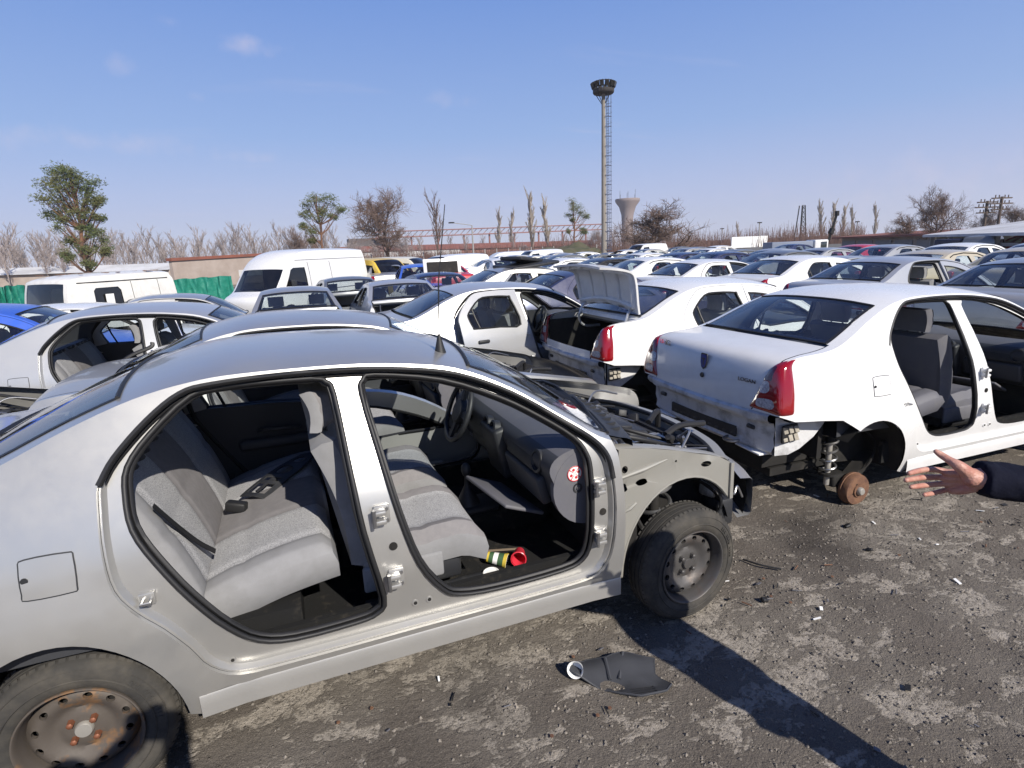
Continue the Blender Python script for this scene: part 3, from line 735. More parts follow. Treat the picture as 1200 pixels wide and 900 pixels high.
# ---- wheels (axle along local Z, face at +Z)
def tyre_mesh():
    mb = MB(); n = 72
    prof = [(.196, .080), (.203, .086), (.225, .093), (.26, .092), (.285, .082), (.297, .068), (.302, .055), (.3045, .035), (.3045, .033), (.2985, .032), (.2985, .026), (.305, .025), (.306, .004), (.2995, .003), (.2995, -.003), (.306, -.004), (.305, -.025), (.2985, -.026), (.2985, -.032), (.3045, -.033), (.302, -.055), (.285, -.082), (.26, -.092), (.20, -.088), (.182, -.085)]
    mb.lathe(prof, n, None, 0)
    for k in range(64):                                  # shoulder grooves as raised lugs
        a = 2 * math.pi * k / 64
        for sgn in (1, -1):
            T = Matrix.Rotation(a + (.02 if sgn > 0 else 0), 4, 'Z') @ Matrix.Translation((.2945, 0, sgn * .062)) @ Euler((0, R(-42 * sgn), 0)).to_matrix().to_4x4()
            mb2 = MB(); mb2.box((0, 0, 0), (.0075, .0205, .030), 0); mb.add(mb2.v, mb2.f, 0, T)
    for r_, h in ((.235, .0968), (.272, .0895)):
        mb.lathe([(r_ - .003, h - .003), (r_, h + .0008), (r_ + .003, h - .003)], n, None, 0)
    for k in range(26):                                  # raised sidewall characters
        a = k * .062 + (0 if k < 13 else 1.9)
        if rnd.random() < .8:
            T = Matrix.Rotation(a, 4, 'Z') @ Matrix.Translation((.252, 0, .0962)) @ Euler((0, R(8), 0)).to_matrix().to_4x4()
            mb2 = MB(); mb2.box((0, 0, 0), (.015, rnd.uniform(.004, .011), .0016), 0); mb.add(mb2.v, mb2.f, 0, T)
    return mb.mesh('tyre', [None], 35)
def rim_mesh():
    """slots 0 rim, 1 dark, 2 hub metal, 3 bolts"""
    mb = MB(); n = 60
    mb.lathe([(.197, .079), (.2005, .086), (.199, .0925), (.194, .0935), (.189, .088), (.186, .070), (.180, .055), (.177, .035), (.175, .022)], n, None, 0)
    def hz(r): return float(np.interp(r, [.0, .03, .062, .085, .108, .130, .155, .175], [.034, .036, .034, .024, .040, .052, .048, .022]))
    outer = [(.175 * math.cos(2 * math.pi * k / n), .175 * math.sin(2 * math.pi * k / n)) for k in range(n)]
    holes = []
    for k in range(12):
        a = 2 * math.pi * (k + .5) / 12; c = (.142 * math.cos(a), .142 * math.sin(a))
        holes.append([(c[0] + (.012 * math.cos(t)) * math.cos(a) - (.0155 * math.sin(t)) * math.sin(a), c[1] + (.012 * math.cos(t)) * math.sin(a) + .0155 * math.sin(t) * math.cos(a)) for t in [2 * math.pi * q / 12 for q in range(12)]])
    V, T = tri_region(outer, holes, .016)
    mb.add([(x, y, hz(math.hypot(x, y))) for x, y in V], T, 0)
    for h in holes:
        m_ = len(h); mb.add([(x, y, hz(math.hypot(x, y))) for x, y in h] + [(x, y, hz(math.hypot(x, y)) - .014) for x, y in h], [(i, (i + 1) % m_, m_ + (i + 1) % m_, m_ + i) for i in range(m_)], 0)
    mb.lathe([(.166, -.02), (.05, -.03), (0, -.03)], 24, None, 1)
    mb.lathe([(.030, .03), (.030, .046), (.026, .052), (0, .053)], 20, None, 2)
    for k in range(4):
        a = 2 * math.pi * (k + .5) / 4
        mb.lathe([(.014, .028), (.012, .042), (.0115, .056), (.006, .060), (0, .060)], 6, Matrix.Translation((.05 * math.cos(a), .05 * math.sin(a), 0)), 3)
    return mb.mesh('rim', [None] * 4, 45)
def simple_wheel_mesh():
    mb = MB(); mb.lathe([(.18, .08), (.2, .088), (.26, .092), (.295, .07), (.305, .03), (.305, -.03), (.295, -.07), (.26, -.09), (.18, -.08)], 28, None, 0)
    mb.lathe([(.182, .084), (.17, .05), (.16, .03), (.12, .045), (.09, .02), (.06, .03), (.0, .03)], 24, None, 1)
    return mb.mesh('wheel', [None, None], 45)
def put_wheel(root, x, s, detail, rim='rim', steer=0., z=.30, yo=.70, hub=None):
    if detail:
        w = empty('wheel', (x, s * yo, z), 0, root); w.rotation_euler = Euler((R(90) if s < 0 else R(-90), 0, steer))
        t = part('tyre', 'tyre', tyre_mesh, w, [M['tyre']])
        part('rim', 'rim', rim_mesh, w, [M[rim], M['dark'], M[hub or 'hubcap'], M[hub or 'bolt']])
        return w
    o = part('wheel', 'simple_wheel', simple_wheel_mesh, root, [M['tyre'], M['rimfront']]); o.location = (x, s * yo, z); o.rotation_euler = Euler((R(90) if s < 0 else R(-90), 0, 0))
    return o

def text_mesh(name, body, size, loc, rot, m, parent, extrude=.003, sx=1.0):
    cu = bpy.data.curves.new(name, 'FONT'); cu.body = body; cu.size = size; cu.extrude = extrude; cu.align_x = 'CENTER'; cu.align_y = 'CENTER'
    tmp = bpy.data.objects.new('tmp', cu); COL.objects.link(tmp)
    dg = bpy.context.evaluated_depsgraph_get(); me = bpy.data.meshes.new_from_object(tmp.evaluated_get(dg)); bpy.data.objects.remove(tmp); bpy.data.curves.remove(cu)
    me.name = name; me.materials.clear(); me.materials.append(m); o = link(name, me, parent); o.location = loc; o.rotation_euler = rot; o.scale = (sx, 1, 1)
    return o

def make_sedan(col, label, loc=(0, 0, 0), rz=0., offR=(), offL=(), fr='fender', fl='fender', hood=True, boot='shut', wheels='all', detail=0, seat='cloth', ajar=None, group=None, name='scrap_car', lights=True, screen=True, pitch=0., roll=0., rear_glass=True, interior=True, thin=False):
    """offR/offL: doors taken off ('front','rear'); boot shut/open/none; detail 2 hero, 1 near, 0 far"""
    root = empty(name, loc); root.rotation_euler = Euler((roll, pitch, rz)); tag(root, label, 'car', group)
    pm = M[col]; oR, oL = bool(offR), bool(offL)
    body = part('body', ('body', fr, fl, oR, oL, boot), lambda: body_mesh(fr, fl, oR, oL, boot), root, [pm, M['dark'], M['valance']])
    if hood and fr == 'fender': part('hood', 'hood', hood_mesh, root, [pm])
    if screen: part('windscreen', 'ws', lambda: glass_mesh(0), root, [M['glass'], M['rubber']])
    if rear_glass: part('rear_window', 'rg', lambda: glass_mesh(1), root, [M['glass'], M['rubber']])
    for s, off, tg in ((-1, offR, 'r'), (1, offL, 'l')):
        for front in (True, False):
            nm = 'front' if front else 'rear'
            if nm in off: continue
            d = part(nm + '_door', ('door', s, front), lambda: door_mesh(s, front), root, [pm, M['trim'] if detail < 2 else M['trim'], M['plastic']])
            part('window', ('dg', s, front), lambda: doorglass_mesh(s, front), d, [M['glass']])
            if detail or 1: part('window_seal', ('ws', s, front), lambda: winseal_mesh(s, front), d, [M['rubber']])
            if detail: part('handle', ('dh', s, front), lambda: handle_mesh(s, front), d, [M['plastic']])
            if ajar and ajar[0] == (s, nm):
                px = .82 if front else -.2
                Rz = Matrix.Rotation(ajar[1] * -s, 4, 'Z'); pv = Matrix.Translation((px, s * .80, 0)); d.matrix_local = pv @ Rz @ pv.inverted()
        if off:
            part('door_seal', ('as', s, thin), lambda: aperseal_mesh(s, thin), root, [M['rubber']])
            if detail:
                for k in range(4): part('hinge', ('hs', s, k), lambda: hinge_mesh(s, k), root, [pm, M['steel']])
                for k in range(5): part('plug', ('pl', s, k), lambda: plug_mesh(s, k), root, [pm, M['dark']])
                part('striker', ('st', s), lambda: striker_mesh(s), root, [pm, M['steel']])
    if boot != 'none':
        lid = part('trunk_lid', ('lid', boot), lambda: lid_mesh(boot == 'open'), root, [pm, M['lid_inner']]); lid.location = (-1.58, 0, 1.24)
        if boot == 'open': lid.rotation_euler = (0, R(86), 0)
    if lights:
        for s in (-1, 1):
            part('taillight', ('tl', s), lambda: taillight_mesh(s), root, [M['tail_red'], M['tail_dark'], M['tail_white']])
            if fr == 'fender': part('headlight', ('hl', s), lambda: headlight_mesh(s), root, [M['headlens']])
    if detail: part('fuel_flap', 'flap', lambda: flap_mesh(-1), root, [pm, M['plastic']])
    if interior:
        part('headliner', 'hl_in', headliner_mesh, root, [M['headliner'], M['trim']])
        part('floor_pan', 'floor', floor_mesh, root, [M['carpet'], M['trim']])
        sm = [M['cloth_light'], M['cloth_grey'], M['cloth_side'], M['plastic']] if seat == 'cloth' else [M['trim_grey'], M['trim_grey'], M['trim_grey'], M['plastic']] if seat == 'mid' else [M['cloth_dark'], M['cloth_dark'], M['trim'], M['plastic']]
        for s in (-1, 1): part('front_seat', ('fs', s), lambda: front_seat_mesh(s), root, sm)
        part('rear_seat', 'rs', rear_seat_mesh, root, sm)
        part('dashboard', 'dash', dash_mesh, root, [M['trim'], M['trim_grey'], M['plastic']])
        sw = part('steering_wheel', 'sw', wheel_steer_mesh, root, [M['plastic']]); sw.location = (.47, .36, .965); sw.rotation_euler = Euler((0, R(-68), 0))
        if detail: part('gear_lever', 'gear', gear_mesh, root, [M['plastic']])
    for nm, x, s in (('fr', AXF, -1), ('fl', AXF, 1), ('rr', AXR, -1), ('rl', AXR, 1)):
        if wheels == 'all' or nm in wheels:
            put_wheel(root, x, s, detail == 2, 'rim' if nm[0] == 'r' else 'rimfront')
    return root
# ================================================================== the stripped silver car
hero = make_sedan('silver', 'stripped silver car nearest the camera, right doors, bonnet and right wing gone, engine bay bare', (0, 0, 0), 0, offR=('front', 'rear'), offL=('front',), fr='cut', fl='fender', hood=False, detail=2, wheels=('rr', 'rl', 'fl'))
put_wheel(hero, AXF + .01, -1, True, 'rimfront', steer=R(4), yo=.735, hub='rimfront')

def quad_panel(mb, poly, y, m=0, holes=(), step=.08, yf=None, s=-1):
    V, T = tri_region(resample(poly, step), holes, step)
    f = yf or (lambda x, z: y)
    mb.add([(x, f(x, z), z) for x, z in V], [t if s < 0 else t[::-1] for t in T], m); return f
def ell(cx, cz, a, b, rot=0., n=14):
    return [(cx + a * math.cos(t) * math.cos(rot) - b * math.sin(t) * math.sin(rot), cz + a * math.cos(t) * math.sin(rot) + b * math.sin(t) * math.cos(rot)) for t in [2 * math.pi * k / n for k in range(n)]]
def engine_bay(root, pm, full=True):
    """bare inner wings, crossmember, engine and ancillaries ahead of the bulkhead"""
    fa = lambda x, z: -.765 + .05 * max(0, x - 1.35) ** 1.5 * 2 + .012 * (abs(z - (.80 + (x - .9) * .12)) < .02)
    arch_in = [(1.315 + .375 * math.cos(R(a)), .30 + .475 * math.sin(R(a))) for a in range(178, 40, -8)]
    poly = [(.905, .255)] + [(.925, .30)] + arch_in + [(1.60, .60), (1.615, .795), (1.53, .845), (1.27, .925), (1.08, .972), (.905, 1.0)]
    holes = [ell(.955, .885, .017, .019), ell(.955, .79, .017, .019), ell(1.055, .80, .032, .014, .1), ell(1.44, .825, .034, .015, -.1), ell(1.25, .875, .006, .006)]
    mb = MB(); quad_panel(mb, poly, 0, 0, holes, .07, fa)
    top = [(1.615, .795), (1.53, .845), (1.27, .925), (1.08, .972), (.905, 1.0)]
    top = cr(top, 5)
    mb.grid([[(x, fa(x, z), z) for x, z in top], [(x, fa(x, z) + .012, z + .006) for x, z in top], [(x, fa(x, z) + .055, z + .006) for x, z in top], [(x, fa(x, z) + .065, z - .01) for x, z in top], [(x, fa(x, z) + .09, z - .12) for x, z in top]], 0, flip=True)
    for a, b in (((.93, .845), (1.20, .892)), ((1.02, .70), (.945, .66))):          # pressed swage
        mb.tube([(a[0], fa(*a) + .004, a[1]), ((a[0] + b[0]) / 2, fa(*b) + .0, (a[1] + b[1]) / 2), (b[0], fa(*b) + .006, b[1])], [.010, .013, .006], 8, 0)
    mb.tube([(x, fa(x, z) + .004, z) for x, z in arch_in], .008, 6, 0)
    ai = arch_in; mb.grid([[(x, fa(x, z), z) for x, z in ai], [(x, fa(x, z) + .05, z - .004) for x, z in ai]], 0)
    mb.grid([[(.905, -.79, z), (.905, -.70, z)] for z in (.26, .5, .75, 1.0)], 0)
    mb.box((1.612, -.715, .70), (.02, .10, .20), 0)
    ap = mb.build('inner_wing', [pm], root, 40)
    # wheel housing behind
    mb = MB(); k = arch(AXF, 178, 20, 18, 1.05)
    mb.grid([[(x, -.70, z) for x, z in k], [(x, -.50, z) for x, z in k]], 0); mb.add([(AXF, -.50, .3)] + [(x, -.50, z) for x, z in k], [(0, i, i + 1) for i in range(1, len(k))], 0)
    mb.box((1.0, -.64, .44), (.14, .12, .34), 0)
    mb.build('wheel_housing', M['dark'], root)
    # front crossmember with its rubber strip
    mb = MB(); pth = cr([(1.60, -.715, .795), (1.70, -.45, .815), (1.74, 0, .825), (1.70, .45, .815), (1.60, .70, .80)], 6)
    mb.grid([[Vector(p) + Vector(d) for p in pth] for d in ((.03, 0, -.10), (.04, 0, -.01), (.028, 0, .006), (-.035, 0, .006), (-.045, 0, -.02), (-.04, 0, -.08))], 0)
    mb.build('front_crossmember', [pm], root, 40)
    mb = MB(); mb.tube([Vector(p) + Vector((-.05, 0, .012)) for p in pth], .014, 7)
    mb.tube(cr([(1.60, .66, .82), (1.35, .69, .90), (1.05, .72, .985)], 5), .013, 7)
    mb.build('bonnet_seal', M['rubber'], root)
    mb = MB(); mb.box((1.66, 0, .56), (.06, 1.16, .44), 0); mb.box((1.62, 0, .58), (.02, .9, .36), 1)
    mb.build('radiator', [M['plastic'], M['steel']], root)
    # torn bumper beam
    mb = MB(); bp_ = cr([(1.80, -.70, .55), (1.90, -.45, .555), (1.95, 0, .56), (1.90, .45, .555), (1.80, .70, .55)], 5)
    mb.grid([[Vector(p) + Vector(d) for p in bp_] for d in ((-.06, .01, .11), (.0, 0, .105), (.018, 0, .09), (.022, 0, 0), (.018, 0, -.10), (.0, 0, -.115), (-.07, .01, -.12))], 0)
    mb.grid([[Vector(p) + Vector(d) for p in bp_] for d in ((-.02, .012, .095), (-.005, .012, 0), (-.03, .012, -.105))], 1, flip=True)
    mb.box((1.71, -.50, .56), (.20, .06, .08), 1); mb.box((1.71, .50, .56), (.20, .06, .08), 1)
    mb.build('bumper_beam', [M['silver2'], M['dark']], root, 40)
    # lamp carrier, washer bottle, wiring in front of the wheel
    mb = MB(); mb.box((1.62, -.60, .60), (.10, .10, .10), 0, bev=.02, rot=(0, .2, .3)); mb.box((1.66, -.62, .47), (.11, .12, .16), 1, bev=.02); mb.box((1.65, -.62, .36), (.10, .10, .07), 0, bev=.02)
    mb.tube(cr([(1.57, -.68, .62), (1.60, -.74, .66), (1.66, -.73, .60), (1.70, -.71, .63), (1.74, -.71, .56)], 5), .006, 6, 2)
    mb.tube(cr([(1.5, -.66, .70), (1.56, -.72, .64), (1.60, -.70, .52), (1.55, -.64, .44)], 5), .008, 6, 1)
    mb.build('washer_bottle', [M['alu'], M['plastic'], M['steel']], root, 40)
    # spring and strut
    mb = MB(); cx, cy = 1.24, -.60
    mb.tube([(cx + .085 * math.cos(t), cy + .085 * math.sin(t), .50 + .017 * t) for t in [k * .32 for k in range(int(14.5 / .32))]], .011, 7, 0)
    mb.tube([(cx, cy, .30), (cx, cy, .82)], .028, 10, 1); mb.lathe([(.0, .0), (.10, .0), (.10, .015), (.05, .03), (0, .03)], 20, Matrix.Translation((cx, cy, .755)), 0)
    mb.tube([(1.06, -.66, .62), (1.10, -.70, .52)], .012, 6, 1); mb.box((1.3, -.55, .30), (.12, .12, .14), 1, bev=.02)
    mb.build('front_strut', [M['steel'], M['dark']], root)
    engine_clutter(root)
def engine_clutter(root):
    # engine: cover, block, battery, reservoirs, hoses
    mb = MB(); mb.box((1.24, .02, .845), (.36, .66, .10), 0, (0, R(6), 0), bev=.03, seg=3); mb.box((1.24, -.10, .90), (.20, .30, .03), 0, (0, R(6), 0), bev=.012); mb.box((1.24, .10, .885), (.28, .05, .06), 0, (0, R(6), 0), bev=.015)
    mb.build('engine_cover', M['plastic'], root)
    mb = MB(); mb.box((1.26, 0, .58), (.46, .74, .34), 1, bev=.03); mb.box((1.44, -.34, .80), (.14, .22, .07), 0, bev=.015); mb.box((1.48, -.46, .79), (.09, .11, .09), 0, (0, 0, .4), bev=.02); mb.box((1.40, -.18, .84), (.05, .10, .05), 0, bev=.01)
    for k in range(9): mb.tube([(1.38 + k * .018, -.28 + .02 * math.sin(k * 2), .83), (1.38 + k * .018, -.42, .815)], .006, 6, 0)
    mb.build('engine', [M['alu'], M['dark']], root)
    mb = MB(); mb.box((1.12, .50, .80), (.19, .24, .18), 0, bev=.012); mb.build('battery', M['plastic'], root)
    mb = MB(); g = random.Random(5)
    for k in range(16):
        a = Vector((g.uniform(1.0, 1.5), g.uniform(-.6, .55), .865 + g.uniform(-.03, .05))); b = a + Vector((g.uniform(-.1, .35), g.uniform(-.3, .3), g.uniform(-.10, .02)))
        c = (a + b) / 2 + Vector((g.uniform(-.05, .05), g.uniform(-.06, .06), g.uniform(.02, .07))); mb.tube(cr([a, c, b], 6), g.choice([.006, .009, .012, .018]), 7, 0 if k % 4 else 1)
    mb.tube(cr([(.98, -.50, .99), (1.2, -.55, .93), (1.42, -.50, .84), (1.52, -.40, .80)], 6), .014, 8, 0); mb.tube(cr([(1.0, .1, .95), (1.22, -.30, .92), (1.5, -.45, .83)], 6), .012, 8, 0)
    for k in range(34):
        a = Vector((g.uniform(.98, 1.56), g.uniform(-.62, .62), .885 + g.uniform(-.07, .05))); a.z -= max(0, a.x - 1.2) * .25
        if k % 3: mb.box(a, (g.uniform(.02, .09), g.uniform(.02, .10), g.uniform(.015, .06)), k % 2, (g.uniform(-.5, .5), g.uniform(-.5, .5), g.uniform(0, 3)), bev=.006)
        else: mb.lathe([(0, 0), (.022, 0), (.024, .02), (.012, .03), (0, .03)], 12, Matrix.Translation(a) @ Euler((g.uniform(-1, 1), g.uniform(-1, 1), 0)).to_matrix().to_4x4(), 1)
    for k in range(12):
        a = Vector((g.uniform(1.0, 1.2), g.uniform(-.65, .5), .93)); b = Vector((g.uniform(1.3, 1.6), a.y + g.uniform(-.25, .25), .84)); mb.tube(cr([a, (a + b) / 2 + Vector((0, g.uniform(-.08, .08), g.uniform(-.02, .05))), b], 6), g.choice([.004, .005, .008]), 5, k % 3 == 0)
    mb.build('hoses', [M['rubber'], M['steel']], root)
    # scuttle, wipers
    mb = MB(); SEDs = [[SED.P(I(6), t) + Vector((dx, 0, dz)) for t in [-.93 + k * .0935 for k in range(21)]] for dx, dz in ((-.01, .004), (.06, -.02), (.10, -.03), (.13, -.045), (.14, -.12))]
    mb.grid(SEDs, 0)
    for k in range(20): mb.box(SED.P(I(6), -.8 + k * .085) + Vector((.07, 0, -.020)), (.05, .012, .012), 0)
    mb.build('scuttle', M['plastic'], root)
    for y0, y1, x1 in ((-.05, -.60, .86), (.40, -.12, .98)):
        mb = MB(); b0 = Vector((1.04, y0, 1.065)); b1 = Vector((x1 + .03, y1, 1.085)); mid = b0.lerp(b1, .55) + Vector((.0, 0, .03))
        mb.tube([b0, b0.lerp(mid, .3) + Vector((0, 0, .015)), mid, b1], [.014, .011, .008, .006], 6); mb.tube([mid + Vector((.035, .22, -.03)), mid + Vector((.0, 0, -.012)), b1 + Vector((-.02, -.10, -.004))], .008, 5)
        mb.lathe([(.02, 0), (.018, .03), (0, .032)], 12, Matrix.Translation(b0 - Vector((0, 0, .015))))
        mb.build('wiper', M['rubber'], root)
engine_bay(hero, M['apron'])

mb = MB(); mb.lathe([(.028, 0), (.022, .02), (.010, .07), (.006, .085), (0, .086)], 14, Matrix.Translation((.19, -.40, 1.478))); mb.tube([(.19, -.40, 1.55), (.20, -.42, 1.80), (.25, -.43, 2.13)], [.004, .003, .0018], 6)
mb.build('aerial', M['rubber'], hero)
# sticker and screw on the dash cheek
mb = MB(); T = Matrix.Translation((.70, -.739, .905)) @ Euler((R(90), 0, 0)).to_matrix().to_4x4()
mb.lathe([(0, .0020), (.034, .0020), (.038, .0015)], 28, T, 0); mb.lathe([(.034, .0026), (.038, .0026)], 28, T, 1)
for k in range(4):
    a = R(90 * k + 20); mb.lathe([(0, .003), (.0075, .003)], 8, T @ Matrix.Translation((.020 * math.cos(a), .020 * math.sin(a), 0)), 1)
    mb.add([T @ Vector(p) for p in ((0, 0, .0032), (.034 * math.cos(a + .5), .034 * math.sin(a + .5), .0032), (.034 * math.cos(a + .65), .034 * math.sin(a + .65), .0032))], [(0, 1, 2)], 1)
mb.build('airbag_sticker', [M['paper'], M['redmark']], hero)
mb = MB(); T = Matrix.Translation((.715, -.737, .83)) @ Euler((R(90), 0, 0)).to_matrix().to_4x4(); mb.lathe([(.024, 0), (.024, .004), (.016, .002), (.014, -.002), (0, -.002)], 20, T, 0); mb.lathe([(.008, .0), (.008, .006), (0, .006)], 8, T, 1); mb.build('lock_knob', [M['plastic'], M['steel']], hero)
# seat belt across the bench
mb = MB(); P0 = cr([(-1.0, -.60, 1.03), (-.945, -.54, .90), (-.895, -.48, .79), (-.85, -.44, .72)], 6)
mb.grid([[Vector(p) + Vector((0, -.018, .022)) for p in P0], [Vector(p) + Vector((0.0, .018, .024)) for p in P0]], 0); mb.grid([[Vector(p) + Vector((0, -.018, .018)) for p in P0], [Vector(p) + Vector((0.0, .018, .020)) for p in P0]], 0)
mb.build('seat_belt', M['rubber'], hero)
mb = MB(); mb.box((-.80, .03, .735), (.05, .10, .05), 0, (R(10), 0, R(70)), bev=.01); mb.build('belt_buckle', M['rubber'], hero)

# ---- loose things in and around it
def cup(name, loc, rot, r0, r1, h, mats, label, bands):
    mb = MB(); mb.lathe([(0, 0), (r0, 0)] + [(r0 + (r1 - r0) * t, h * t, m_) for t, m_ in bands] + [(r1 + .003, h, bands[-1][1]), (r1 + .003, h - .004, 0), (r1 - .003, h, 0), (r1 - .004, h * .97, 0), (r0 - .003, .004, 0), (0, .004, 0)], 28, None, 0)
    o = mb.build(name, mats, None, 40); o.location = loc; o.rotation_euler = rot; return tag(o, label, 'cup')
cup('paper_cup', (.36, -.405, .388), (R(100), R(6), R(58)), .027, .037, .105, [M['whiteplastic'], M['cupgreen'], M['cupyellow']], 'green and yellow printed paper cup on the floor of the silver car', [(.0, 2), (.10, 1), (.32, 0), (.55, 1), (.82, 2)])
cup('plastic_cup', (.53, -.43, .385), (R(82), 0, R(-25)), .026, .038, .095, [M['redplastic'], M['redplastic']], 'red plastic cup tipped over on the floor of the silver car', [(0, 1), (.15, 1), (.3, 1), (.5, 1), (.7, 1)])
mb = MB(); mb.lathe([(0, .004), (.034, .004), (.036, .009), (.041, .008), (.0425, 0), (.040, -.002), (0, -.001)], 28); o = mb.build('cup_lid', M['whiteplastic']); o.location = (.34, -.515, .358); o.rotation_euler = (R(6), R(-4), 0); tag(o, 'round white cup lid lying on the dusty car floor', 'cup lid')
for a, b in (((.40, -.30, .358), (.56, -.36, .362)), ((.22, -.60, .356), (.40, -.575, .36))):
    mb = MB(); mb.bar(a, b, .012, .006, 0); tag(mb.build('stick', M['wood']), 'thin bare stick on the car floor ' + ('behind the red cup' if a[0] > .3 else 'by the door sill'), 'stick')
# console surround lying on the rear bench
mb = MB(); pts = [(0, -.075), (.05, -.08), (.30, -.075), (.46, -.045), (.49, 0), (.46, .045), (.30, .075), (.05, .08), (0, .075)]
hl = [[(.03, -.055), (.12, -.055), (.12, .055), (.03, .055)], [(.14, -.05), (.18, -.05), (.18, .05), (.14, .05)], [(.26 + .05 * math.cos(t), .045 * math.sin(t)) for t in [k * .5 for k in range(12)]], [(.39 + .04 * math.cos(t), .035 * math.sin(t)) for t in [k * .55 for k in range(11)]]]
V, T = tri_region(resample(pts, .03), hl, .03); hh = lambda x, y: .018 + .012 * math.sin(x * 7) - (y / .09) ** 2 * .016
mb.add([(x, y, hh(x, y)) for x, y in V], T, 0); mb.add([(x, y, hh(x, y) - .006) for x, y in V], [t[::-1] for t in T], 0)
for lp in [resample(pts, .03)] + hl: mb.tube([(x, y, hh(x, y) - .003) for x, y in lp], .0042, 5, 0, True)
mb.bar((.035, 0, .018), (.115, 0, .022), .012, .01, 0); mb.box((.16, .0, .012), (.03, .03, .02), 0)
o = mb.build('console_trim', M['plastic'], None, 50); o.location = (-.73, .10, .735); o.rotation_euler = (R(0), R(-7), R(50)); tag(o, 'dark console surround with open slots lying on the rear bench', 'car trim')
# red and clear lens on the scuttle
mb = MB(); rows = []
for k in range(13):
    u = k / 12; w_ = .075 * math.sin(math.pi * min(.97, max(.03, u))) ** .6
    rows.append([(.90 + dx * w_ - .05 * abs(u - .4), -.16 - .54 * u, 1.083 + .022 * (1 - dx * dx) * math.sin(math.pi * u) - .03 * u) for dx in (-1, -.6, 0, .6, 1)])
mb.grid(rows, 0, fm=lambda i, j: 1 if i < 4 and j > 0 else 0); mb.grid([[(x, y, z - .03) for x, y, z in (r[0], r[2], r[4])] for r in rows], 0, flip=True)
for j in (0, 4): mb.grid([[r[j] for r in rows], [(r[j][0], r[j][1], r[j][2] - .03) for r in rows]], 0)
tag(mb.build('loose_lens', [M['tail_white'], M['tail_red']], None, 50), 'loose red and clear lamp lens lying at the foot of the windscreen', 'lamp lens')
# front door taken off and stood on the ground behind the car
dr = part('loose_door', ('door', 1, True, 'x'), lambda: door_mesh(1, True, shrink(W_F, .035)), None, [M['silver2'], M['trim_pale'], M['plastic']]); dr.location = (-.06, .10, -.34); dr.rotation_euler = (R(-3), 0, 0)
tag(dr, 'silver front door taken off and stood upright beyond the stripped car', 'car door')
mb = MB(); mb.tube(loop3(shrink(W_F, .035), 1, .044), .012, 5, 0, True); mb.build('window_seal', M['rubber'], dr)
# torn undertray piece on the ground
mb = MB(); pl = [(-.19, .10), (-.10, .125), (-.02, .09), (.10, .10), (.20, .05), (.17, -.03), (.21, -.12), (.17, -.16), (.05, -.165), (-.02, -.12), (-.13, -.03), (-.21, .03)]
sl_ = [[(.02 + k * .0, -.10 - .02 * k), (.13, -.105 - .02 * k), (.13, -.112 - .02 * k), (.02, -.107 - .02 * k)] for k in range(3)]
V, T = tri_region(resample(pl, .03), sl_, .03); hh = lambda x, y: .018 + .016 * math.sin(x * 22 + y * 9) * (y > -.08) + .014 * math.sin(y * 25) + .02 * max(0, abs(x) - .14) * 3
mb.add([(x, y, hh(x, y)) for x, y in V], T, 0); mb.add([(x, y, hh(x, y) - .006) for x, y in V], [t[::-1] for t in T], 0); mb.tube([(x, y, hh(x, y) - .003) for x, y in resample(pl, .03)], .005, 5, 0, True)
mb.tube([(-.03, .08, hh(-.03, .08) + .004), (-.04, -.02, hh(-.04, -.02) + .006)], .008, 6, 0); mb.tube([(.06, .09, hh(.06, .09) + .003), (.0, -.03, hh(0, -.03) + .004)], .008, 6, 0)
o = mb.build('undertray_scrap', M['trim'], None, 45); o.location = (.76, -1.01, -.004); o.rotation_euler = (0, 0, R(-12)); tag(o, 'torn grey plastic undertray piece lying on the asphalt', 'plastic panel')
mb = MB(); mb.lathe([(0, .0), (.035, .0), (.045, .05), (.047, .055), (.040, .05), (.03, .006), (0, .006)], 20); o = mb.build('white_cap', M['whiteplastic']); o.scale = (.8,) * 3; o.location = (.60, -.92, .026); o.rotation_euler = (R(62), R(20), R(-50)); tag(o, 'small crumpled white plastic cup by the torn undertray', 'cup')
mb = MB(); mb.tube(cr([(1.98, -.50, .006), (2.02, -.60, .012), (2.10, -.68, .006)], 5), [.006] * 11, 6); tag(mb.build('rubber_strip', M['rubber']), 'short black rubber strip lying on bare ground right of the front wheel', 'rubber strip')
for k, (x, y, r) in enumerate(((1.78, -.87, .018), (1.62, -.78, .010), (2.75, -.75, .016), (2.9, -.48, .02))):
    mb = MB(); mb.box((x, y, r * .6), (r * 2.2, r * 1.6, r), 0, (.2, .3, k), bev=r * .35); tag(mb.build('debris_lump', M['rubber']), 'small black lump of debris on the ground ' + ('near the front tyre', 'right beside the front tyre', 'out in the open yard', 'by the bare brake drum')[k], 'debris')

mb = MB(); g = random.Random(77)
for k in range(120):
    x, y = g.uniform(-.6, 5.2), g.uniform(-2.0, .1) if k % 3 else g.uniform(-1.2, -.7); r = g.uniform(.006, .022); q = k % 5
    if q < 2: mb.box((x, y, .006), (r * 2.4, r * g.uniform(.5, 1.6), .004), g.choice([0, 0, 1, 2]), (g.uniform(-.3, .3), g.uniform(-.3, .3), g.uniform(0, 3)))
    elif q < 4: mb.tube([(x, y, .006), (x + g.uniform(-.05, .05), y + g.uniform(-.05, .05), .008)], g.uniform(.002, .004), 5, g.choice([0, 1, 3]))
    else: mb.lathe([(0, .004), (.008, .004), (.009, 0)], 6, Matrix.Translation((x, y, .006)), 3)
tag(mb.build('litter', [M['rubber'], M['trim_grey'], M['whiteplastic'], M['rust']], None, 0), kind='stuff')

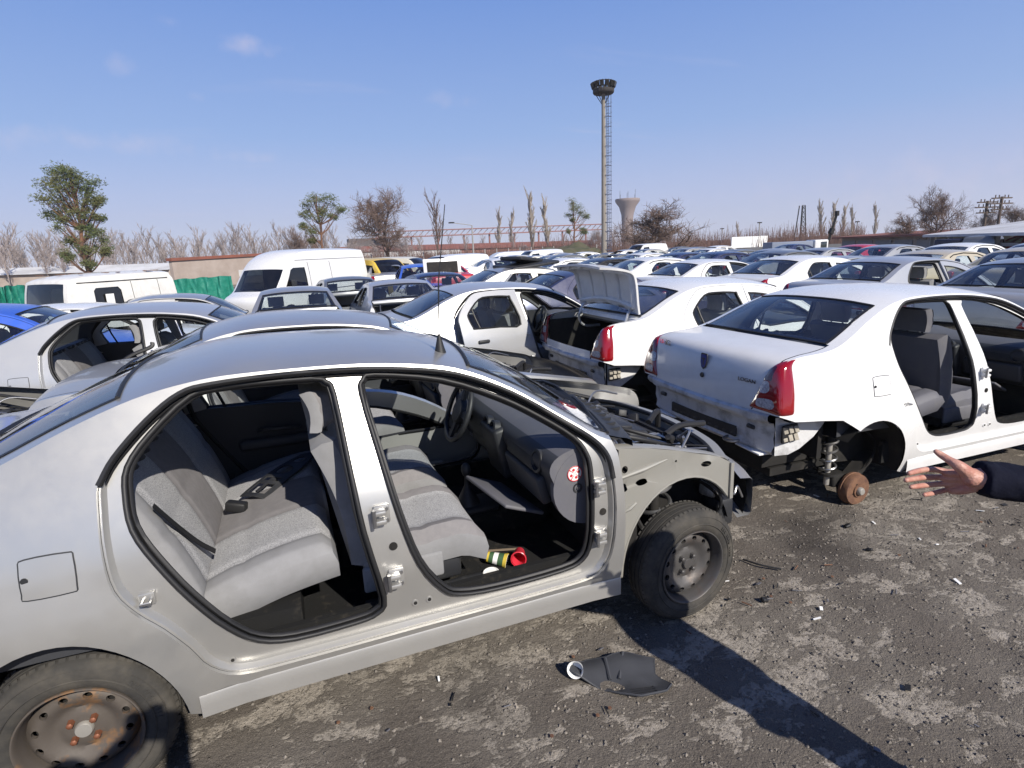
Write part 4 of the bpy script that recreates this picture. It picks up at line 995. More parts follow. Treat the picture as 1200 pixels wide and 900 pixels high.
# ================================================================== the white car ahead
WHT = ((4.555, .42, -.04), -.035)
white = make_sedan('white', 'white saloon ahead of the stripped silver car, badge on boot, rear wheel gone', WHT[0], WHT[1], offR=('front', 'rear'), detail=2, wheels=('fr', 'fl'), thin=True, seat='mid')
def badge_set(root):
    i = I(21) + 1; c = SED.P(i, -.02, -.004); rz = (R(90 - 12), 0, R(-90))
    sh = [(-.036, .05), (-.03, .058), (.03, .058), (.036, .05), (.034, -.01), (.022, -.045), (0, -.062), (-.022, -.045), (-.034, -.01)]
    mb = MB(); T = Matrix.Translation(SED.P(I(21), -.08, -.012) + Vector((0, 0, -.012))) @ Euler((R(86), 0, R(-90))).to_matrix().to_4x4()
    mb.prism([(x, y, 0) for x, y in sh], (0, 0, .008), 0, T); mb.prism([(x * .82, y * .82, .008) for x, y in sh], (0, 0, .002), 1, T)
    mb.add([T @ Vector(p) for p in ((-.02, .012, .0108), (.02, .012, .0108), (.02, .024, .0108), (-.02, .024, .0108))], [(0, 1, 2, 3)], 0); mb.add([T @ Vector(p) for p in ((-.006, -.03, .0108), (.006, -.03, .0108), (.006, .012, .0108), (-.006, .012, .0108))], [(0, 1, 2, 3)], 0)
    mb.build('badge', [M['text_chrome'], M['badge_blue']], root)
    mb = MB(); T = Matrix.Translation(SED.P(I(21.75), -.08, -.006)) @ Euler((R(88), 0, R(-90))).to_matrix().to_4x4(); mb.lathe([(0, .008), (.017, .008), (.020, 0)], 18, T); mb.build('boot_lock', M['rubber'], root)
    p = SED.P(I(21.5), -.655, -.010); text_mesh('model_lettering', 'LOGAN', .036, p, (R(86), 0, R(-86)), M['text_chrome'], root, .002, 1.25)
    p = SED.P(I(20.6), .66, -.012); text_mesh('trim_lettering', 'dCi', .06, p, (R(86), 0, R(-96)), M['text_chrome'], root, .002, 1.1)
    p = SED.P(I(20.4), .80, -.012); text_mesh('engine_lettering', '1.5', .05, p, (R(86), 0, R(-98)), M['redmark'], root, .002, 1.0)
badge_set(white)
def tail_details(root, dirty=True):
    """grilles, hooks and slots on a tail without bumper"""
    mb = MB(); s = -1; y = -.722
    mb.box((-1.945, y - .0, .688), (.155, .02, .125), 0, (0, 0, R(8)), bev=.012)
    for k in range(3):
        for j in range(2): mb.box((-1.945 - .047 + k * .047, y - .012, .66 + j * .055), (.040, .012, .046), 1, (R(-20), 0, R(8)), bev=.004)
    mb.build('vent_grille', [M['rubber'], M['vent']], root)
    mb = MB()
    for yy in (.52, -.52): mb.box((-2.083, yy, .70), (.03, .075, .032), 0, bev=.012)
    for k in range(9): mb.box((-2.092, -.36 + k * .085, .60), (.02, .05, .03), 0, bev=.006)
    mb.box((-2.09, 0, .625), (.02, .76, .075), 0)
    mb.build('panel_slots', M['plastic'], root)
    mb = MB(); mb.tube(cr([(-2.02, -.30, .565), (-2.12, -.30, .56), (-2.15, -.35, .56), (-2.12, -.40, .56), (-2.02, -.40, .565)], 4), .011, 7, 0); mb.build('tow_hook', M['steel'], root)
    for q in (-1, 1): mb = MB(); mb.box((-2.04, .50 * q, .525), (.10, .26, .012), 0, (0, 0, R(4 * q)), bev=.003); mb.build('lower_flange', M['whiteplastic'], root)
    mb = MB()
    for k in range(5): mb.box((-1.98 + k * .05, -.742, .785), (.012, .02, .012), 0)
    mb.build('clip_row', M['steel'], root)
tail_details(white)
def bare_axle(root):
    mb = MB(); T = Matrix.Translation((AXR + .04, -.72, .155)) @ Euler((R(90), 0, 0)).to_matrix().to_4x4()
    mb.lathe([(0, -.05), (.118, -.05), (.122, -.03), (.116, -.028), (.116, .005), (.108, .018), (.05, .020), (.048, .030), (.0, .031)], 32, T, 0)
    for k in range(4): mb.lathe([(.008, .02), (.008, .0215), (0, .0215)], 8, T @ Matrix.Translation((.05 * math.cos(k * 1.571 + .4), .05 * math.sin(k * 1.571 + .4), .0)), 1)
    mb.lathe([(.030, .03), (.030, .045), (.022, .056), (0, .057)], 18, T, 2)
    mb.build('brake_drum', [M['rust'], M['dark'], M['hubcap']], root)
    mb = MB(); mb.bar((AXR + .05, -.62, .18), (-.95, -.55, .34), .09, .06, 0); mb.tube([(-1.25, -.60, .20), (-1.25, .60, .20)], .035, 10, 0); mb.box((-1.36, -.60, .21), (.12, .10, .10), 0, bev=.02); mb.lathe([(.10, 0), (.10, .03), (0, .03)], 20, Matrix.Translation((AXR + .04, -.64, .155)) @ Euler((R(90), 0, 0)).to_matrix().to_4x4(), 0)
    mb.tube(cr([(-1.2, -.62, .22), (-1.1, -.66, .30), (-1.0, -.62, .44), (-1.1, -.56, .58)], 5), .008, 6, 0)
    mb.build('rear_axle', M['dark'], root)
    mb = MB(); cx, cy = -1.43, -.60
    mb.tube([(cx + .052 * math.cos(t), cy + .052 * math.sin(t), .27 + .0105 * t) for t in [k * .35 for k in range(int(36 / .35))]], .008, 6, 0); mb.tube([(cx, cy, .18), (cx, cy, .50)], .021, 10, 1); mb.tube([(cx, cy, .50), (cx, cy, .70)], .033, 10, 2); mb.lathe([(.06, 0), (.06, .02), (0, .02)], 16, Matrix.Translation((cx, cy, .255)), 2)
    mb.build('rear_spring', [M['steel'], M['hubcap'], M['dark']], root)
bare_axle(white)
# ================================================================== neighbouring cars
SEEN = 'scrap cars parked close together'
cC = make_sedan('white', 'white saloon with its boot lid raised and dark empty boot', (4.55, 2.66, -.05), -.02, boot='open', detail=1, wheels=('fr', 'fl', 'rl'))
tail_details(cC)
for s in (-1, 1):
    mb = MB(); mb.tube(cr([(-1.42, s * .52, 1.02), (-1.62, s * .53, 1.03), (-1.70, s * .53, 1.13), (-1.66, s * .52, 1.27), (-1.58, s * .50, 1.36), (-1.62, s * .48, 1.48)], 6), .015, 7); mb.build('lid_hinge', M['silver2'], cC)
cD = make_sedan('silver2', 'pale silver saloon with rear door ajar and front door gone, beside the raised boot', (2.48, 4.25, -.04), .0, offR=('front',), detail=1, ajar=((-1, 'rear'), R(11)), wheels=('rr', 'rl', 'fl'), hood=False); engine_clutter(cD)
cE = make_sedan('silver', 'silver saloon with both right doors off, directly behind the nearest car', (.02, 2.12, -.06), .01, offR=('front', 'rear'), detail=1, wheels='all', hood=False, lights=False); engine_clutter(cE)
cF = make_sedan('silver2', 'pale silver saloon at left with open rear doorway and bent trim hanging across it', (-1.45, 4.05, -.02), .0, offR=('front', 'rear'), detail=1, fr='cut', fl='cut', hood=False)
for k, (p, m_) in enumerate((([(-.62, -.86, .80), (-.58, -.93, .98), (-.40, -.90, 1.13), (-.22, -.86, 1.20), (-.20, -.84, 1.24)], 'rubber'), ([(.02, -.92, .78), (.05, -.98, 1.0), (.28, -.93, 1.17), (.33, -.86, 1.28), (.27, -.86, 1.36)], 'white'))):
    mb = MB(); mb.tube(cr(p, 6), .018, 6); mb.build('bent_trim', M[m_], cF)
cX = make_sedan('silver', 'silver saloon with bare engine bay, at the left edge behind the nearest car', (-3.95, 2.15, .0), .0, fr='cut', fl='fender', hood=False, detail=0, interior=False); engine_bay(cX, M['apron'])
cG = make_sedan('silver', 'silver saloon with dark rail trim, between the open doorway car and the white van', (-2.2, 10.4, -.22), .02, offR=('front',), detail=0, fr='cut', fl='cut', hood=False)
cH = make_sedan('white', 'white saloon with bent roof pillar, in front of the derelict white van', (-3.3, 8.3, -.18), .03, offR=('front',), detail=0)
mb = MB(); mb.tube(cr([(-1.2, -.80, 1.0), (-1.0, -.86, 1.16), (-.95, -.80, 1.32), (-.98, -.72, 1.44)], 5), .03, 6); mb.build('bent_pillar', M['white'], cH)
cI = make_sedan('blue', 'bright blue saloon at the left edge of the yard', (-3.75, 6.2, -.02), .0, detail=0)
rows_L = [('silver', (-.25, 9.0), 'silver car seen from behind with boot lid missing, below the tall white van'), ('silver2', (1.75, 9.6), 'pale silver car seen from behind, no boot lid, red shape behind its rear window'),
          ('grey', (1.05, 13.0), 'dark grey car seen from behind with empty boot, beside the tall white van'), ('navy', (3.3, 12.6), 'dark blue car seen from behind with empty boot, behind the pale silver one')]
for c, (x, y), lb in rows_L:
    o = make_sedan(c, lb, (x, y, -.14), R(90) + rnd.uniform(-.05, .05), boot='none', detail=0, lights=False, wheels=()); 
    mb = MB()
    for s in (-1, 1): mb.tube(cr([(-1.60, s * .50, 1.15), (-1.78, s * .52, 1.05), (-2.0, s * .50, .98)], 4), .012, 6)
    mb.build('lid_strut', M['steel'], o)
cN = make_sedan('purple', 'violet blue saloon with an open black boot, left of the raised boot lid', (5.2, 6.7, -.05), .02, boot='none', detail=0, lights=False, wheels=())
mb = MB(); mb.tube(cr([(-1.62, .55, 1.1), (-1.95, .56, 1.0), (-1.85, .56, 1.25), (-1.62, .52, 1.52)], 6), .022, 6); mb.build('bent_hinge', M['silver2'], cN)
mb = MB(); mb.box((4.6, 8.9, 1.59), (1.25, .85, .07), 0, (R(4), R(-5), .2), bev=.03); mb.box((4.5, 8.9, 1.70), (.8, .6, .08), 0, (0, R(6), .5), bev=.03)
tag(mb.build('black_panel', M['plastic'], None, 40), 'black panels heaped on a roof behind the violet car', 'car panel')
make_sedan('silver', 'silver saloon carrying heaped black panels, behind the violet car', (4.8, 8.95, 0), .0, detail=0, wheels=())
make_sedan('silver', 'blue grey reflecting saloon at the right edge beyond the white car', (9.05, 1.25, 0), -.03, detail=1)
make_sedan('silver2', 'pale saloon with an open rear doorway, right of centre behind the white saloon', (9.6, 3.75, -.02), -.02, offR=('rear',), detail=1)
make_sedan('white', 'white saloon with all doors shut, above the roof of the badge car', (9.9, 5.95, 0), -.02, detail=0)
make_sedan('white', 'white saloon with dark bare front pillar, left of the other white saloons', (9.3, 8.1, -.05), -.03, offR=('front',), detail=0)

# ------------------------------------------------------------------ plain far versions
def far_body():
    """slots 0 paint 1 dark 2 seat cloth 3 tyre 4 red lens"""
    mb = MB()
    for s in (-1, 1):
        side_skin(mb, s, resample(arch(AXR, 184, -4, 10)[::1] and side_outline('fender'), .12), [resample(W_F, .08), resample(W_R, .08)], step=.22)
        for w_ in (W_F, W_R): ring(mb, s, resample(w_, .08), 0, .045, 1)
        for a, b, tg in ((I(6), I(9) - 1, TGW), (I(14) + 1, I(17), TGR)): SED.strip(mb, a, b, sorted([s * tg, s]))
        mb.box((-2.06, s * .66, 1.0), (.08, .14, .32), 4, (0, R(-8), 0), bev=.03)
        mb.tube([(x, s * (sy(x, z) + .002), z) for x, z in [(-1.0, 1.40), (-.86, 1.45), (-.5, 1.478), (-.05, 1.45), (.4, 1.298), (.78, 1.06)]], .014, 4, 1)
    tt = [-1, -.96, -.85, -.6, -.3, 0, .3, .6, .85, .96, 1]
    SED.strip(mb, I(9) - 1, I(14) + 1, tt); SED.strip(mb, I(17), I(23), tt); SED.strip(mb, I(0), I(6), tt)
    mb.box((0, 0, .55), (3.9, 1.36, .46), 1); mb.box((-1.34, 0, 1.13), (.5, 1.34, .02), 1)
    mb.box((.74, 0, .93), (.3, 1.36, .16), 1, bev=.05)
    for y in (-.36, .36): mb.box((-.33, y, .98), (.13, .46, .56), 2, (0, R(-10), 0), bev=.05); mb.box((-.40, y, 1.28), (.09, .26, .15), 2, bev=.035); mb.box((-1.02, y, .98), (.12, .5, .4), 2, (0, R(-18), 0), bev=.04)
    for x in (AXR, AXF):
        for s in (-1, 1): mb.lathe([(0, .06), (.17, .06), (.2, .09), (.28, .09), (.305, .04), (.305, -.08)], 16, Matrix.Translation((x, s * .70, .3)) @ Euler((R(90) if s < 0 else R(-90), 0, 0)).to_matrix().to_4x4(), 3)
    return mb.mesh('body', [None] * 5, 40, .001)
def far_glass():
    mb = MB()
    for s in (-1, 1):
        for w_ in (W_F, W_R): side_skin(mb, s, shrink(resample(w_, .08), -.004), [], .02, 0, .3)
    for a, b, tg in ((I(6), I(9) - 1, TGW), (I(14) + 1, I(17), TGR)): SED.strip(mb, a, b, [-tg, -.5, 0, .5, tg], 0, .002)
    return mb.mesh('glazing', [None], 60)
def far_car(col, label, loc, rz, group, low=0.):
    o = part('scrap_car', 'far_body', far_body, None, [M[col], M['dark'], M['cloth_dark'], M['tyre'], M['tail_red']])
    o.location = (loc[0], loc[1], low); o.rotation_euler = (rnd.uniform(-.008, .008), rnd.uniform(-.012, .012), rz); tag(o, label, 'car', group)
    k = fr_.random()
    if k > .12: part('glazing', 'far_glass', far_glass, o, [M['glass']])
    if .90 < k < .905:
        h = part('raised_hood', 'hood', hood_mesh, o, [M[col]]); h.matrix_local = Matrix.Translation((.86, 0, 1.08)) @ Euler((0, R(-52), 0)).to_matrix().to_4x4() @ Matrix.Translation((-.86, 0, -1.06))
    return o
fr_ = random.Random(21)
CNAME = {'white': 'white', 'silver': 'silver', 'silver2': 'pale silver', 'grey': 'grey', 'navy': 'dark blue', 'black': 'black', 'beige': 'beige', 'red': 'red', 'blue': 'blue'}
fr_ = random.Random(21); nfar = 0
for ci in range(2, 10):
    x0 = 9.3 + 4.55 * (ci - 2) + (2.2 if ci > 5 else 0)
    y = -2.94 + (x0 + .5) * .46
    if ci == 2: y = 10.3
    while y < 30 + ci * 1.3:
        if not (18.2 < y < 21.5):
            c = fr_.choices(['white', 'silver', 'silver2', 'grey', 'navy', 'black', 'beige', 'red', 'blue'], [26, 24, 12, 14, 14, 8, 2, .15, .8])[0]
            dq = Vector((x0, y, 0)) - CAM; pxq = 600 + F_PX * dq.dot(RGT) / dq.dot(FWD); dd = math.hypot(dq.x, dq.y)
            if fr_.random() < .94 and dd < (24 if pxq > 1040 else (30 if pxq > 960 else (42 if pxq > 860 else 70))):
                zone = 'nearer' if ci <= 3 else ('middle' if ci <= 5 else 'farthest')
                far_car(c, CNAME[c] + ' saloon among the ' + zone + ' rows of parked scrap cars on the right', (x0 + fr_.uniform(-.3, .3), y), fr_.uniform(-.05, .05), CNAME[c] + ' saloons in the ' + zone + ' rows', fr_.choice([0, 0, -.05, -.16])); nfar += 1
        y += fr_.uniform(2.12, 2.35)
for y0 in (16.5, 21.5, 27., 33., 39.):
    x = -9. + y0 * -.2
    while x < 8.2 + (y0 > 20) * 1.0:
        if not (x < -.6 + (y0 - 16) * .10 or (y0 < 18 and x < 3.6)) and fr_.random() < .8:
            c = fr_.choices(['white', 'silver', 'grey', 'navy', 'red', 'blue', 'beige', 'black'], [30, 24, 9, 10, 4, 4, 3, 5])[0]
            far_car(c, CNAME[c] + ' saloon standing end on, far back in the middle of the yard', (x, y0 + fr_.uniform(-.5, .5)), R(90) * fr_.choice([1, -1]) + fr_.uniform(-.12, .12), CNAME[c] + ' cars far back in the middle', fr_.choice([0, -.1, -.2]))
        x += fr_.uniform(2.0, 2.7)

# ================================================================== vans and trucks
def van_shape(E, wz, wx, n=4):
    fz, fx = lerp_tab(wz), lerp_tab(wx); return Shape(_cr4(E, n), lambda x, z: fz(z) * fx(x), 3.2)
def make_van(key, S, outline_lo, wins, ranges, wheels, col, label, loc, rz, cat='van', gl='darkglass', extra=None, group=None, z=0.):
    """outline_lo: lower outline rear to front; wins: side windows; ranges: (i0,i1,tg) glass spans of the top line"""
    root = empty('scrap_van', (loc[0], loc[1], z), rz); tag(root, label, cat, group)
    tt = [-1, -.98, -.94, -.85, -.7, -.4, 0, .4, .7, .85, .94, .98, 1]
    def body():
        mb = MB(); out = resample(outline_lo, .2, False) + [tuple(e[:2]) for e in S.E][:-1]
        for s in (-1, 1):
            V, T = tri_region(out, wins, .22)
            mb.add([(x, s * S.w(x, z), z) for x, z in V], [t if s < 0 else t[::-1] for t in T], 0)
            for w_ in wins: n = len(w_); mb.add([(x, s * S.w(x, z), z) for x, z in w_] + [(x, s * (S.w(x, z) - .05), z) for x, z in w_], [(i, (i + 1) % n, n + (i + 1) % n, n + i) for i in range(n)], 1)
        last = 0
        for a, b, tg in ranges:
            S.strip(mb, last, a, tt); last = b
            for s in (-1, 1): S.strip(mb, a, b, sorted([s * tg, s * (tg + 1) / 2, s]))
        S.strip(mb, last, len(S.E) - 1, tt)
        x0 = min(e[0] for e in S.E); x1 = max(e[0] for e in S.E); mb.box(((x0 + x1) / 2, 0, .55), (x1 - x0 - .3, 1.5, .4), 1)
        return mb.mesh('body', [None, None], 38, .001)
    part('body', ('vb', key), body, root, [M[col], M['dark']])
    for k, (a, b, tg) in enumerate(ranges):
        def g():
            mb = MB(); S.strip(mb, a, b, [-tg, -.5 * tg, 0, .5 * tg, tg], 0, .004); return mb.mesh('windscreen', [None], 60)
        part('windscreen' if k == 0 else 'rear_window', ('vg', key, k), g, root, [M[gl]])
    for k, w_ in enumerate(wins):
        for s in (-1, 1):
            def g():
                mb = MB(); V, T = tri_region(shrink(w_, -.004), (), .3); mb.add([(x, s * (S.w(x, z) - .02), z) for x, z in V], T, 0); return mb.mesh('window', [None], 60)
            part('window', ('vw', key, k, s), g, root, [M[gl]])
    for x in wheels:
        for s in (-1, 1):
            o = part('wheel', 'simple_wheel', simple_wheel_mesh, root, [M['tyre'], M['rimfront']]); o.location = (x, s * .80, .31); o.rotation_euler = Euler((R(90) if s < 0 else R(-90), 0, 0))
    return root
def warch(cx, r=.40, z=.32): return [(cx + r * math.cos(R(a)), z + r * math.sin(R(a))) for a in range(185, -10, -15)]
VAN = van_shape([(2.70, .45, 0, .08), (2.76, .72, 0, .10), (2.68, .98, .02, .14), (2.25, 1.16, .03, .16), (1.95, 1.50, .03, .15), (1.62, 1.93, .04, .12), (1.30, 2.20, .05, .08), (.85, 2.38, .07, .03), (.0, 2.42, .08, 0), (-1.4, 2.42, .08, 0), (-2.55, 2.40, .07, 0), (-2.74, 2.30, .03, -.02), (-2.79, 1.5, 0, -.03), (-2.80, .50, 0, -.03)], [(.2, .90), (.6, .97), (1.1, .985), (1.6, .95), (2.1, .88), (2.5, .78)], [(-3, .985), (-2, 1), (1.6, 1), (2.3, .95), (2.8, .84), (3, .8)])
VLO = [(-2.80, .50), (-2.2, .42)] + warch(-1.55) + [(-1.0, .36), (1.2, .36)] + warch(1.75) + [(2.3, .42), (2.70, .45)]
VW = [resample([(1.88, 1.22), (1.50, 1.82), (1.36, 1.88), (.80, 1.88), (.78, 1.20)], .12)]
make_van('van', VAN, VLO, VW, [(12, 19, .90)], (), 'white', 'large white high roofed panel van facing left, the tallest vehicle on the left', (.15, 19.2), R(180 + 48), z=-.25)
kv = [o for o in bpy.data.objects if o.get('label', '').startswith('large white high')][0]
for k, (pts, r) in enumerate((([(x, VAN.w(x, 1.08) + .004, 1.08) for x in (-2.7, -2, -1, 0, 1, 1.8)], .014), ([(.62, VAN.w(.6, z) + .003, z) for z in (.5, .9, 1.3, 1.7, 2.05)], .010), ([(-.55, VAN.w(-.5, z) + .003, z) for z in (.5, .9, 1.3, 1.7, 2.05)], .010), ([(x, VAN.w(x, 2.12) + .004, 2.12) for x in (-2.7, -1.6, -.5, .6, 1.2)], .010))):
    mb = MB(); mb.tube(pts, r, 4); mb.build('seam', M['trim_grey'], kv)
mb = MB(); mb.box((1.6, VAN.w(1.6, 1.3) + .12, 1.36), (.12, .16, .28), 0, bev=.03); mb.build('mirror', M['plastic'], kv)
CAB = van_shape([(1.80, .5, 0, .06), (1.86, .9, 0, .08), (1.80, 1.25, .01, .10), (1.68, 1.72, .02, .08), (1.50, 1.88, .04, .03), (.5, 1.93, .06, 0), (-1.5, 1.93, .06, 0), (-1.74, 1.86, .04, -.02), (-1.84, 1.6, .0, -.03), (-1.90, .5, 0, -.03)], [(.3, .93), (.8, .95), (1.3, .93), (1.75, .88), (2.0, .80)], [(-2.2, .96), (-1, 1), (1, 1), (1.9, .93), (2.1, .9)])
CLO = [(-1.90, .5), (-1.5, .45)] + warch(-1.0) + [(-.4, .40), (.5, .40)] + warch(1.05) + [(1.6, .45), (1.80, .5)]
old = make_van('cab', CAB, CLO, [resample([(.95, 1.10), (1.02, 1.10), (.98, 1.62), (.90, 1.68), (.20, 1.68), (.12, 1.60), (.12, 1.12), (.2, 1.06), (.9, 1.06)], .12)], [(9, 13, .86)], (), 'oldwhite', 'derelict white van with rusty roof and paper taped in its window', tuple(gnd(112, 15.5).xy), R(180 + 47), z=-.12); old.scale = (.66, .80, .97)
mb = MB(); mb.box((.55, .935, 1.36), (.26, .006, .36), 0, (0, 0, 0)); mb.build('taped_paper', M['paper'], old)
mb = MB()
for x in (-.25, -1.2): mb.tube([(x, CAB.w(x, z) + .002, z) for z in (.6, .8, 1.0, 1.2, 1.4, 1.6, 1.78)], .008, 4)
mb.tube([(x, CAB.w(x, 1.0) + .003, 1.0) for x in (-1.7, -1.2, -.6, -.1)], .010, 4); mb.tube([(x, CAB.w(x, 1.80) + .004, 1.80) for x in (-1.6, -.8, 0, .8, 1.4)], .012, 4); mb.box((-.42, CAB.w(-.4, 1.1) + .02, 1.12), (.14, .03, .04), 0, bev=.008)
mb.build('panel_seams', M['rubber'], old)
mb = MB(); g = random.Random(9)
for k in range(26):
    x = g.uniform(-1.6, 1.4); mb.box((x, g.uniform(-.7, .8), 1.985), (g.uniform(.05, .25), g.uniform(.04, .2), .012), 0, (0, 0, g.uniform(0, 3)))
mb.build('roof_rust', M['rust'], old)
PV = van_shape([(1.95, .5, 0, .06), (2.0, .8, 0, .08), (1.85, 1.0, .02, .12), (1.35, 1.15, .03, .14), (.95, 1.55, .03, .1), (.65, 1.78, .05, .05), (.0, 1.85, .06, 0), (-1.5, 1.85, .06, 0), (-1.85, 1.75, .03, -.02), (-1.93, 1.2, 0, -.03), (-1.95, .5, 0, -.03)], [(.3, .82), (.8, .86), (1.1, .84), (1.5, .76), (1.9, .66)], [(-2.2, .96), (-1, 1), (1, 1), (1.9, .9), (2.1, .85)])
PLO = [(-1.95, .5), (-1.6, .42)] + warch(-1.15, .36) + [(-.7, .32), (.8, .32)] + warch(1.25, .36) + [(1.7, .42), (1.95, .5)]
PW = [resample([(1.02, 1.15), (.72, 1.62), (.15, 1.66), (.13, 1.13)], .12)]
def pv(col, label, p, rz, z=-.1, **k): return make_van('pv', PV, PLO, PW, [(12, 20, .9)], (), col, label, p, rz, z=z, **k)
pv('yellow', 'yellow small van just right of the tall white van', (3.2, 21.5), R(-60))
pv('cream', 'cream small van with pale nose beside the yellow one', (4.5, 22.5), R(-40))
pv('white', 'white small van between the cream van and the raised tailgate', (6.9, 23.5), R(200))
pv('white', 'white small van parked beyond the open boot cars, left of the mast', (17.0, 36.0), R(185))
pv('white', 'white delivery van right of the mast foot', (27.0, 37.0), R(190), z=0)
make_van('van', VAN, VLO, VW, [(12, 19, .90)], (), 'white', 'white van roof showing low over the middle of the yard', (17.5, 43.0), R(175), z=-.75)
hb = far_car('red', 'dark red car with a white tailgate raised above it', (4.75, 17.4), R(90), 'red cars in the middle of the yard')
mb = MB(); mb.box((0, 0, 0), (1.28, .06, .82), 0, bev=.03); mb.box((0, -.04, .02), (1.04, .04, .56), 1, bev=.02); o = mb.build('tailgate', [M['white'], M['dark']], None, 40); o.location = (4.55, 15.9, 1.32); o.rotation_euler = (R(-8), 0, R(-3)); o['label'] = 'white raised tailgate'
o.parent = hb; o.matrix_parent_inverse = (Matrix.Translation(hb.location) @ hb.rotation_euler.to_matrix().to_4x4()).inverted()
# lorry with a grey-blue tilt and a white cab, dark box and tipped bonnets on the right
lo_ = gnd(937, 46); t = empty('lorry', lo_, R(-20)); t.scale = (.58, .62, .62); tag(t, 'lorry with blue grey tarpaulin body and white cab above the right hand rows', 'lorry')
mb = MB(); mb.box((-1.6, 0, 1.75), (5.0, 2.3, 1.75), 0, bev=.08, seg=3); mb.build('tilt_body', mat('blue_grey_tarp', (.17, .20, .27), .6, bump=(3, .4, .05)), t)
mb = MB(); mb.box((2.0, 0, 1.75), (1.7, 2.1, 1.9), 0, bev=.16, seg=3); mb.build('cab', M['white'], t); mb = MB(); mb.box((2.25, -1.05, 2.1), (.75, .04, .75), 0, bev=.02); mb.build('window', M['darkglass'], t)
mb = MB(); mb.box((0, 0, .6), (6.5, 1.6, .5), 0); mb.build('chassis', M['dark'], t)
for x in (-3, -1.6, 2.1):
    for s in (-1, 1):
        o = part('wheel', 'simple_wheel', simple_wheel_mesh, t, [M['tyre'], M['rimfront']]); o.location = (x, s * .95, .42); o.scale = (1.4,) * 3; o.rotation_euler = Euler((R(90) if s < 0 else R(-90), 0, 0))
p = gnd(1119, 46); mb = MB(); mb.box((0, 0, 1.0), (2.2, 1.5, .8), 0, (0, 0, .1), bev=.10); mb.box((0, 0, .4), (2.1, 1.4, .5), 1, (0, 0, .1)); o = mb.build('covered_trailer', [mat('dark_blue_tarp', (.02, .022, .05), .6, bump=(4, .4, .05)), M['dark']]); o.location = p; tag(o, 'dark blue covered trailer below the pale shed roof', 'trailer')
p = gnd(1152, 44); o = pv('grey', 'grey van with its bonnet raised, right of the dark covered trailer', (p.x, p.y), R(20), z=-.35)
p = gnd(1196, 46); far_car('red', 'red car with raised bonnet at the far right edge', (p.x, p.y), R(100), 'red cars on the right edge', .0)
# ================================================================== trees
M['bark'] = mat('grey_brown_bark', (.11, .085, .07), .9, spec=.1)
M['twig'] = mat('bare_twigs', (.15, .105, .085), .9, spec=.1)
M['twig_far'] = mat('haze_paled_twigs', (.30, .255, .24), .95, spec=.0)  # distance haze put into the colour: twigs lightened for the far rows
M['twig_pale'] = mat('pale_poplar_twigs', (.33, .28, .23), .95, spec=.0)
M['pinebark'] = mat('orange_pine_bark', (.19, .10, .06), .9, spec=.1, noise=((.08, .055, .045), 3, .4, .65))
M['needle'] = mat('pine_needles', (.085, .112, .042), .7, spec=.2, noise=((.15, .135, .05), .8, .4, .7, 3))
def bare_tree(seed, H, spread=.55, trunk=.16, lean=0., levels=5, kids=(5, 5, 5, 4, 3), ratio=.62, up=.25, rmul=1., first=.28):
    g = random.Random(seed); tr = MB(); cr_ = MB()
    def grow(p, d, L, r, lv):
        n = 4 if lv < 2 else (3 if lv < 3 else 2); pts = [p]; q = p; dd = d
        for k in range(n):
            dd = (dd + Vector((g.uniform(-1, 1), g.uniform(-1, 1), g.uniform(-.6, 1) * .6 + up * .4)) * (.10 + .05 * lv)).normalized(); q = q + dd * L / n; pts.append(q)
        rs = [max(.006 * rmul, r * (1 - .62 * k / n)) for k in range(n + 1)]
        (tr if lv < 1 else cr_).tube(pts, rs, 6 if lv < 2 else 3, 0, caps=False)
        if lv >= levels: return
        for k in range(kids[lv]):
            u = (first if lv == 0 else .25) + (1 - (first if lv == 0 else .25)) * (k + g.uniform(.2, .9)) / kids[lv]; u = min(u, .98)
            i = min(n - 1, int(u * n)); a = pts[i].lerp(pts[i + 1], u * n - i); t = (pts[i + 1] - pts[i]).normalized()
            o = t.orthogonal().normalized(); o = Matrix.Rotation(g.uniform(0, 6.283), 3, t) @ o
            nd = (t * (1 - spread) + o * spread * g.uniform(.7, 1.3) + Vector((0, 0, up))).normalized()
            grow(a, nd, L * ratio * g.uniform(.7, 1.15) * (1 - .25 * u if lv == 0 else 1), r * (.50 if lv == 0 else .55), lv + 1)
    grow(Vector((0, 0, 0)), Vector((lean, 0, 1)).normalized(), H * .62, trunk, 0)
    return tr, cr_
TP = {}
def tree_proto(key, *a, **k):
    if key not in TP:
        t, c = bare_tree(*a, **k); TP[key] = (t.mesh('trunk', [None], 60), c.mesh('crown', [None], 0))
    return TP[key]
def put_tree(key, px, d, py_top, label, group=None, name='bare_tree', bark='bark', twig='twig', H=10., rz=None, sxy=None, z0=-.02):
    t, c = TP[key]; p = gnd(px, d, z0); h = zat(px, py_top, d)
    o = empty(name, p, rnd.uniform(0, 6.28) if rz is None else rz); tag(o, label, 'tree', group); s = h / H; o.scale = (s * (sxy or 1), s * (sxy or 1), s)
    for nm, me, m_ in (('trunk', t, bark), ('crown', c, twig)):
        q = link(nm, me, o); q.material_slots[0].link = 'OBJECT'; q.material_slots[0].material = M[m_]
    return o
def norm(key):
    t, c = TP[key]; z = max(max(v.co.z for v in t.vertices), max(v.co.z for v in c.vertices)); s = 10 / z
    for me in (t, c):
        for v in me.vertices: v.co *= s
        me.update()
for k, sd in (('round1', 3), ('round2', 8)):
    tree_proto(k, sd, 10, .60, .17, levels=4, kids=(13, 9, 7, 6), ratio=.60, up=.17, first=.16, rmul=.75); norm(k)
